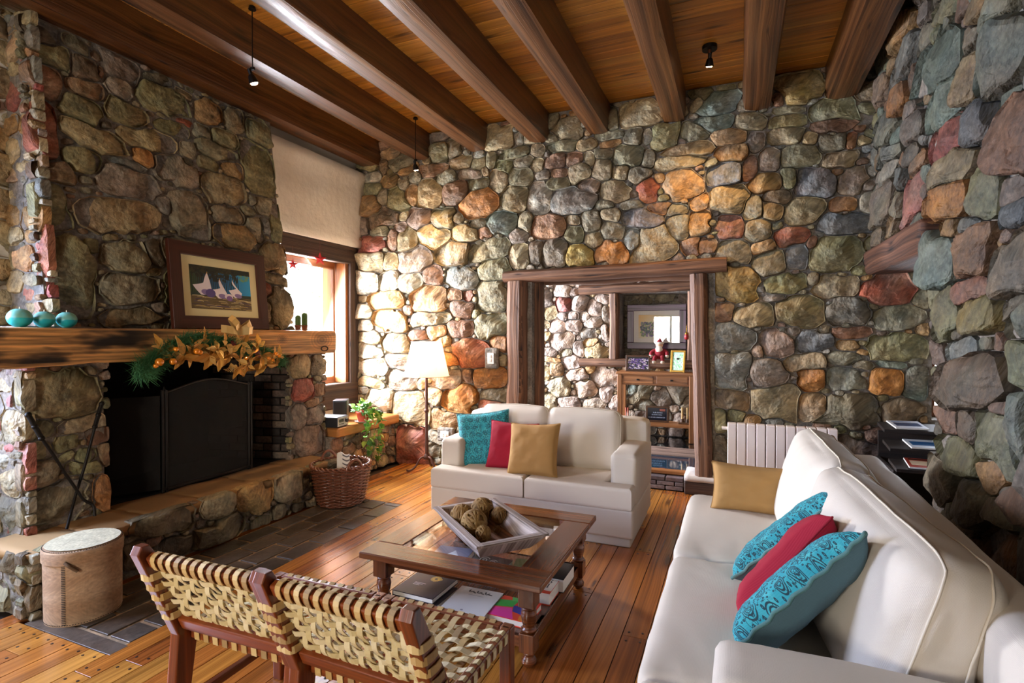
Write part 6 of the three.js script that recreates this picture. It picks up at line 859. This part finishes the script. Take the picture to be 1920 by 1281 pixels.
// ---------------------------------------------------------------- radiator, switch and socket
{
  const o = thing('radiator', 'white ribbed radiator below the stones behind the long sofa', 'radiator', [0.345, 0.1, -(BACK - 0.14)]), n = 11, w = 0.075, m = plain(0xe2d8d4, 0.4);
  for (let i = 0; i < n; i++) add(o, 'fin', box(w - 0.005, 0.59, 0.085, 0.008), m, [(i - (n - 1) / 2) * w, 0.295, 0]);
  for (const y of [0.06, 0.53]) add(o, 'manifold', cyl(0.018, 0.018, n * w, 14).rotateZ(Math.PI / 2), m, [0, y, -0.02]); add(o, 'valve', cyl(0.014, 0.014, 0.05, 14).rotateZ(Math.PI / 2), plain(0xd8d0c8, 0.3), [-n * w / 2 - 0.02, 0.54, 0]);
  for (const k of [-1, 1]) add(o, 'foot', box(0.03, 0.1, 0.06, 0.004), m, [k * 0.3, -0.05, 0]);
}
[[922, 672, 0.075, 0.115, 'white light switch plate on the stones beside the doorway post'], [836, 815, 0.1, 0.08, 'white wall socket low on the stones behind the loveseat arm']].forEach(([u, v, w, h, label], i) => {
  const p = atD(u, v, BACK - 0.07), o = thing(i ? 'wall_socket' : 'light_switch', label, i ? 'socket' : 'switch', [p.x, p.y, -(BACK - 0.05)]);
  add(o, 'mortar_pad', box(w * 2.0, h * 1.9, 0.06, 0.02), M.mortar, [0, 0, 0.01]); add(o, 'plate', box(w, h, 0.012, 0.003), M.white, [0, 0, 0.046]); for (const k of i ? [-0.02, 0.02] : [0.02, -0.02]) add(o, i ? 'outlet' : 'rocker', box(0.022, 0.03, 0.008, 0.002), plain(0xcfcac0, 0.5), i ? [k, 0, 0.053] : [0, k, 0.053]);
});
// ---------------------------------------------------------------- spot lamps
function spot(o, x, y, z, dir, intensity, angle = 38) {
  const d = V(...dir).normalize(), h = new THREE.Group(); h.name = 'lamp_head'; h.position.set(x, y, z); h.quaternion.setFromUnitVectors(V(0, -1, 0), d); o.add(h);
  add(h, 'reflector', lathe([[0.012, 0.03], [0.022, 0.02], [0.03, -0.012], [0.034, -0.03], [0.031, -0.03], [0.026, -0.01], [0.012, 0.02]], 20), plain(0x1c1714, 0.4, { metalness: 0.7 }));
  add(h, 'socket', cyl(0.013, 0.013, 0.04, 12), M.iron, [0, 0.045, 0]);
  add(h, 'bulb', cyl(0.026, 0.02, 0.012, 20), new THREE.MeshPhysicalMaterial({ color: 0xffffff, emissive: 0xffdcae, emissiveIntensity: 14 }), [0, -0.03, 0]);
  const l = new THREE.SpotLight(0xffcf96, intensity, 0, angle * RAD, 0.8); l.name = 'spot_lamp_bulb'; l.castShadow = true; l.position.set(x + d.x * 0.036, y + d.y * 0.036, z + d.z * 0.036); l.target.position.set(x + d.x, y + d.y, z + d.z); o.add(l, l.target);
}
[[-3.04, 2.68, 3.19, [0.15, -1, -0.35], 5, 'pendant spot lamp on a thin rod above the hearth'], [-3.04, 4.68, 3.17, [0.05, -1, -0.3], 5, 'pendant spot lamp on a thin rod close to the stone wall']].forEach(([x, d, y, dir, I, label]) => {
  const o = thing('pendant_spot', label, 'spot lamp', [x, y, -d], 0, 'pendant spot lamps');
  add(o, 'rod', cyl(0.004, 0.004, CEIL - y - 0.06, 8).translate(0, (CEIL - y + 0.06) / 2, 0), M.iron); add(o, 'ceiling_cap', cyl(0.02, 0.025, 0.02, 16), M.iron, [0, CEIL - y - 0.012, 0]); add(o, 'clamp', box(0.03, 0.02, 0.02, 0.004), M.iron, [0, 0.07, 0]);
  spot(o, 0, 0.0, 0, dir, I);
});
{
  const o = thing('ceiling_spot', 'short black spot lamp fixed to the ceiling boards between two beams', 'spot lamp', [-0.2, CEIL, -4.41]);
  add(o, 'ceiling_plate', cyl(0.055, 0.055, 0.03, 24), M.iron, [0, -0.016, 0]); add(o, 'arm', cyl(0.012, 0.012, 0.06, 12), plain(0x7a4a30, 0.4, { metalness: 0.6 }), [0, -0.055, 0]); spot(o, 0, -0.125, 0, [-0.1, -1, -0.45], 6);
}
{
  const p = atX(1690, 505, 1.25), o = thing('alcove_spot', 'small black spot lamp under the alcove lintel', 'spot lamp', [p.x, 1.93, p.z]);
  add(o, 'bracket', box(0.05, 0.02, 0.05, 0.004), M.black, [0, -0.012, 0]); add(o, 'housing', cyl(0.035, 0.035, 0.07, 20), M.black, [0, -0.055, 0]); add(o, 'lens', cyl(0.03, 0.03, 0.006, 20), plain(0x7ab0b8, 0.1), [0, -0.092, 0]);
}

// ---------------------------------------------------------------- console table and ornaments in the hall
const CT = { x0: -1.385, x1: -0.44, d0: 6.64, d1: 6.98, y: HF + 0.835 };
{
  const cx = (CT.x0 + CT.x1) / 2, cd = (CT.d0 + CT.d1) / 2, w = CT.x1 - CT.x0, l = CT.d1 - CT.d0, H = CT.y - HF;
  const o = thing('console_table', 'slim wooden console table with two drawers and a low shelf below the niche', 'table', [cx, HF, -cd]), m = wood(0xb87a44, TW.fine, 0.45);
  add(o, 'top', box(w, 0.03, l, 0.005), m, [0, H - 0.015, 0]); for (const a of [-1, 1]) for (const b of [-1, 1]) add(o, 'leg', box(0.055, H - 0.03, 0.055, 0.005), m, [a * (w / 2 - 0.045), (H - 0.03) / 2, b * (l / 2 - 0.035)]);
  add(o, 'apron', box(w - 0.12, 0.13, l - 0.06, 0.004), m, [0, H - 0.095, 0]); add(o, 'shelf', box(w - 0.06, 0.03, l - 0.02, 0.004), m, [0, 0.19, 0]);
  for (const a of [-1, 1]) { const d = add(o, 'drawer', box(0.36, 0.09, 0.014, 0.004), m, [a * 0.2, H - 0.092, l / 2 - 0.025]); add(d, 'knob', box(0.035, 0.02, 0.02, 0.006), M.iron, [0, 0, 0.016]); }
}
function standFrame(label, u, v, D, base, w, h, fm, art, turn, lean = -0.15) {
  const p = atD(u, v, D), o = thing('photo_frame', label, 'photo frame', [p.x, base, -D], turn), g = new THREE.Group(); g.name = 'picture'; g.rotation.x = lean; o.add(g); const t = 0.024;
  for (const s of [-1, 1]) { add(g, 'frame_rail', box(w, t, 0.018, 0.003), fm, [0, h / 2 + s * (h / 2 - t / 2), 0]); add(g, 'frame_stile', box(t, h - 2 * t, 0.018, 0.003), fm, [s * (w / 2 - t / 2), h / 2, 0]); }
  add(g, 'backing', box(w - t, h - t, 0.006, 0.001), plain(0x2a2018, 0.8), [0, h / 2, -0.004]); add(g, 'print', new THREE.PlaneGeometry(w - 2 * t, h - 2 * t), new THREE.MeshPhysicalMaterial({ map: art, roughness: 0.3 }), [0, h / 2, 0.001]);
  add(o, 'strut', box(0.03, h * 0.7, 0.006, 0.002), plain(0x2a2018, 0.8), [0, h * 0.32, -0.045], [0.3, 0, 0]); return o;
}
const speckle = (cols, bg, n = 260) => canvasTexture(200, 160, (c, W, H) => { const q = rngOf(n); c.fillStyle = bg; c.fillRect(0, 0, W, H); for (let i = 0; i < n; i++) { c.fillStyle = cols[q() * cols.length | 0]; c.beginPath(); c.ellipse(q() * W, 20 + q() * (H - 30), 3 + q() * 9, 3 + q() * 8, q() * 3, 0, 7); c.fill(); } });
standFrame('brown framed group photograph on the console table', 1196, 690, 6.8, CT.y + 0.002, 0.3, 0.2, wood(0x5a3a24, TW.fine, 0.4), speckle(['#5a4a8a', '#c8b8d8', '#20242c', '#7a5a9a', '#d8d0c8'], '#2a2c34', 240), 0.1);
standFrame('gilt framed green picture standing on the console table end', 1270, 695, 6.78, CT.y + 0.002, 0.18, 0.27, M.brass, speckle(['#8ac08a', '#5aa05a', '#c8e0c8', '#e0ece0'], '#a8d0a8', 120), -0.25);
standFrame('framed sign with pale blurred lettering on the console shelf', 1232, 795, 6.8, HF + 0.208, 0.28, 0.2, wood(0x6a4a2c, TW.fine, 0.5), canvasTexture(240, 170, c => { c.fillStyle = '#0e1626'; c.fillRect(0, 0, 240, 170); c.fillStyle = '#cfe2fa'; const q = rngOf(12); for (const [x0, x1, y] of [[70, 190, 62], [50, 180, 92], [12, 215, 128]]) for (let x = x0; x < x1; x += 15) { c.fillRect(x, y + q() * 5, 9, 5); c.fillRect(x + q() * 6, y - 6, 4, 16); } c.fillStyle = '#a85a4a'; c.fillRect(150, 12, 70, 30); }), 0.05);
{
  const p0 = atD(1177, 572, HALL + 0.28), p1 = atD(1287, 655, HALL + 0.28), w = p1.x - p0.x, h = p0.y - p1.y, o = thing('framed_print', 'purple brown framed floral print with cream mount in the niche', 'picture', [(p0.x + p1.x) / 2, p1.y, -(HALL + 0.26)]);
  const m = wood(0x705070, TW.rough, 0.3), t = 0.085; for (const s of [-1, 1]) { add(o, 'frame_rail', box(w, t, 0.03, 0.006), m, [0, h / 2 + s * (h / 2 - t / 2), 0]); add(o, 'frame_stile', box(t, h - 2 * t, 0.03, 0.006), m, [s * (w / 2 - t / 2), h / 2, 0]); }
  add(o, 'mount', box(w - t, h - t, 0.008, 0.001), plain(0xe0dcd2, 0.7), [0, h / 2, -0.006]);
  add(o, 'print', new THREE.PlaneGeometry(w - 0.3, h - 0.28), new THREE.MeshPhysicalMaterial({ roughness: 0.4, map: canvasTexture(300, 220, (c, W, H) => { const q = rngOf(8); const g = c.createLinearGradient(0, 0, W, H); g.addColorStop(0, '#e0b060'); g.addColorStop(0.5, '#d8d8c0'); g.addColorStop(1, '#b8c8d0'); c.fillStyle = g; c.fillRect(0, 0, W, H); for (let i = 0; i < 300; i++) { c.fillStyle = ['#4a3a7a', '#6a8a4a', '#3a6a4a', '#8a6aa0', '#2a3a4a'][q() * 5 | 0]; c.globalAlpha = 0.8; c.beginPath(); c.ellipse(20 + q() * 170, 70 + q() * 130, 3 + q() * 9, 3 + q() * 8, q() * 3, 0, 7); c.fill(); } }) }), [0, h / 2, 0.0]);
  add(o, 'glazing', box(w - 2 * t + 0.006, h - 2 * t + 0.006, 0.003, 0.0005), M.glass, [0, h / 2, 0.008]);
}
{
  const p = atD(1233, 690, 6.82), o = thing('seated_doll', 'small doll in red clothes with pale fluffy trim seated in the niche', 'doll', [p.x, 1.135, -(HALL - 0.06)]), red = cloth(0x8a1420), fluff = cloth(0xe0d2bc);
  add(o, 'body', displace(new THREE.SphereGeometry(0.07, 20, 14).scale(1, 1.15, 0.85), v => { v.x += 0.004 * noise3(v.x * 40, v.y * 40, v.z * 40); }), red, [0, 0.08, 0]); add(o, 'head', new THREE.SphereGeometry(0.045, 18, 14), plain(0xd8a888, 0.8), [0, 0.185, 0.01]);
  add(o, 'hat', displace(new THREE.ConeGeometry(0.05, 0.08, 18, 4), v => { v.x += 0.25 * clamp(v.y, 0, 1); }), red, [0, 0.24, 0]); add(o, 'trim', new THREE.TorusGeometry(0.045, 0.014, 8, 20).rotateX(Math.PI / 2), fluff, [0, 0.208, 0.004]); add(o, 'scarf', displace(new THREE.SphereGeometry(0.045, 16, 12).scale(1, 1, 0.6), v => { v.x += 0.008 * noise3(v.x * 60, v.y * 60, 1); }), fluff, [0, 0.135, 0.042]);
  for (const s of [-1, 1]) { add(o, 'arm', tube([[s * 0.05, 0.12, 0], [s * 0.095, 0.09, 0.03], [s * 0.1, 0.05, 0.05]], 0.022, 10, 10), red); add(o, 'hand', new THREE.SphereGeometry(0.024, 12, 10), fluff, [s * 0.1, 0.045, 0.05]); add(o, 'leg', tube([[s * 0.03, 0.03, 0.02], [s * 0.045, 0.03, 0.08], [s * 0.05, -0.02, 0.1]], 0.024, 10, 10), red); add(o, 'foot', new THREE.SphereGeometry(0.027, 12, 10).scale(1, 0.8, 1.3), fluff, [s * 0.05, -0.03, 0.11]); }
}
{
  const p = atD(1287, 630, HALL - 0.07), o = thing('hanging_ornament', 'small red and gold ornament hanging on the niche post', 'ornament', [p.x, p.y - 0.05, p.z]); add(o, 'body', lathe([[0, 0], [0.02, 0.01], [0.026, 0.04], [0.02, 0.065], [0.012, 0.075], [0, 0.078]], 18), plain(0xa01a1c, 0.4)); add(o, 'cap', lathe([[0.018, 0.07], [0.02, 0.078], [0.008, 0.1], [0, 0.102]], 16), M.brass); add(o, 'thread', cyl(0.0015, 0.0015, 0.09, 5), M.brass, [0, 0.14, 0]);
  const q = atD(1284, 795, 6.8), c = thing('candle_holder', 'wooden holder with two ivory candles on the console shelf', 'candle holder', [q.x, HF + 0.208, -6.8]); add(c, 'base', box(0.15, 0.02, 0.07, 0.006), wood(0x6a4a2c, TW.fine, 0.5), [0, 0.01, 0]); for (const s of [-1, 1]) { add(c, 'cup', cyl(0.02, 0.024, 0.04, 16), wood(0x6a4a2c, TW.fine, 0.5), [s * 0.03, 0.04, 0]); add(c, 'candle', cyl(0.012, 0.012, 0.14, 14), plain(0xb89860, 0.5), [s * 0.03, 0.13, 0]); }
  const k = atD(1172, 795, 6.8), e = thing('red_candles', 'pair of thin red candles at the console shelf end', 'candle', [k.x + 0.02, HF + 0.208, -6.82]); for (const s of [-1, 1]) add(e, 'candle', cyl(0.009, 0.009, 0.16, 12), plain(0xa85038, 0.5), [s * 0.014, 0.08, 0]);
}
// ---------------------------------------------------------------- magazines in the alcove
{
  const o = thing('magazine_rack', 'dark tiered rack in the stone alcove', 'rack', [1.42, 0, -4.72]), m = wood(0x2c2018, TW.rough, 0.7);
  for (let i = 0; i < 3; i++) add(o, 'shelf', box(0.78, 0.025, 0.22, 0.004), m, [0, 0.74 - i * 0.11, -0.17 + i * 0.17], [0.12, 0, 0]); for (const s of [-1, 1]) add(o, 'side', box(0.025, 0.5, 0.5, 0.004), m, [s * 0.39, 0.25, 0]); add(o, 'back', box(0.78, 0.7, 0.02, 0.003), m, [0, 0.35, -0.25]);
  const cols = [['#d8dce4', '#3a4a6a', '#8aa0c0'], ['#b8a890', '#6a4a2a', '#d8c8a0'], ['#c8d0d8', '#2a5a8a', '#e0e4e8'], ['#d0d4d0', '#4a5a4a', '#90a0a8'], ['#a04030', '#d8c0a0', '#3a2a20'], ['#c0ccd8', '#30405a', '#7a90b0']];
  const spots = [[-0.22, 0, 0.1], [0.1, 0, -0.08], [-0.16, 1, 0.05], [0.16, 1, 0.12], [-0.2, 2, -0.06], [0.12, 2, 0.08]];
  const what = ['pale magazine with a navy picture on the rack top', 'tan magazine with brown bands on the rack top', 'white magazine with a sky blue picture on the middle rack shelf', 'grey green magazine on the middle rack shelf', 'brick red magazine on the low rack shelf', 'pale blue magazine on the low rack shelf'];
  spots.forEach(([x, s, r], i) => { const g = thing('magazine', what[i], 'magazine', [1.42 + x, 0.763 - s * 0.11, -4.72 - 0.17 + s * 0.17], r, 'magazines in the alcove'); const b = new THREE.Group(); b.name = 'leaves'; b.rotation.x = 0.12; g.add(b); add(b, 'pages', box(0.21, 0.012, 0.2, 0.002), M.paper, [0, 0, 0]); add(b, 'cover', new THREE.PlaneGeometry(0.208, 0.198).rotateX(-Math.PI / 2), new THREE.MeshPhysicalMaterial({ roughness: 0.25, map: canvasTexture(96, 128, c => { c.fillStyle = cols[i][0]; c.fillRect(0, 0, 96, 128); c.fillStyle = cols[i][1]; c.fillRect(10, 36, 76, 60); c.fillStyle = cols[i][2]; c.fillRect(10, 10, 60, 14); }) }), [0, 0.0066, 0]); });
}
// ---------------------------------------------------------------- outdoors beyond the windows
{
  const g = setting('ground_outside', 'pale gravel and grass outside the windows'); add(g, 'ground', new THREE.PlaneGeometry(60, 60).rotateX(-Math.PI / 2).translate(-34.6, -0.3, 0), plain(0x8a9078, 1));
  const q = rngOf(55); for (let i = 0; i < 7; i++) { const t = thing('birch_tree', 'slender pale tree trunk outside the window', 'tree', [-8 - q() * 6, -0.3, -5.5 - i * 1.1 - q() * 0.8], q() * 6, 'trees outside'); add(t, 'trunk', cyl(0.07, 0.14, 7, 10).translate(0, 3.5, 0), plain(0xb8b4a8, 0.9)); const lv = []; for (let k = 0; k < 160; k++) { const a = q() * 6.283, y = 2 + q() * 4.5, r = q() * 1.1; lv.push(new THREE.CircleGeometry(0.05, 5).rotateX(q() * 6).rotateY(q() * 6).translate(Math.cos(a) * r, y, Math.sin(a) * r)); } const f = add(t, 'foliage', merge(lv), new THREE.MeshPhysicalMaterial({ color: 0x8aa080, roughness: 0.8, side: THREE.DoubleSide })); f.userData.kind = 'stuff'; }
}
renderer.render(scene, camera);
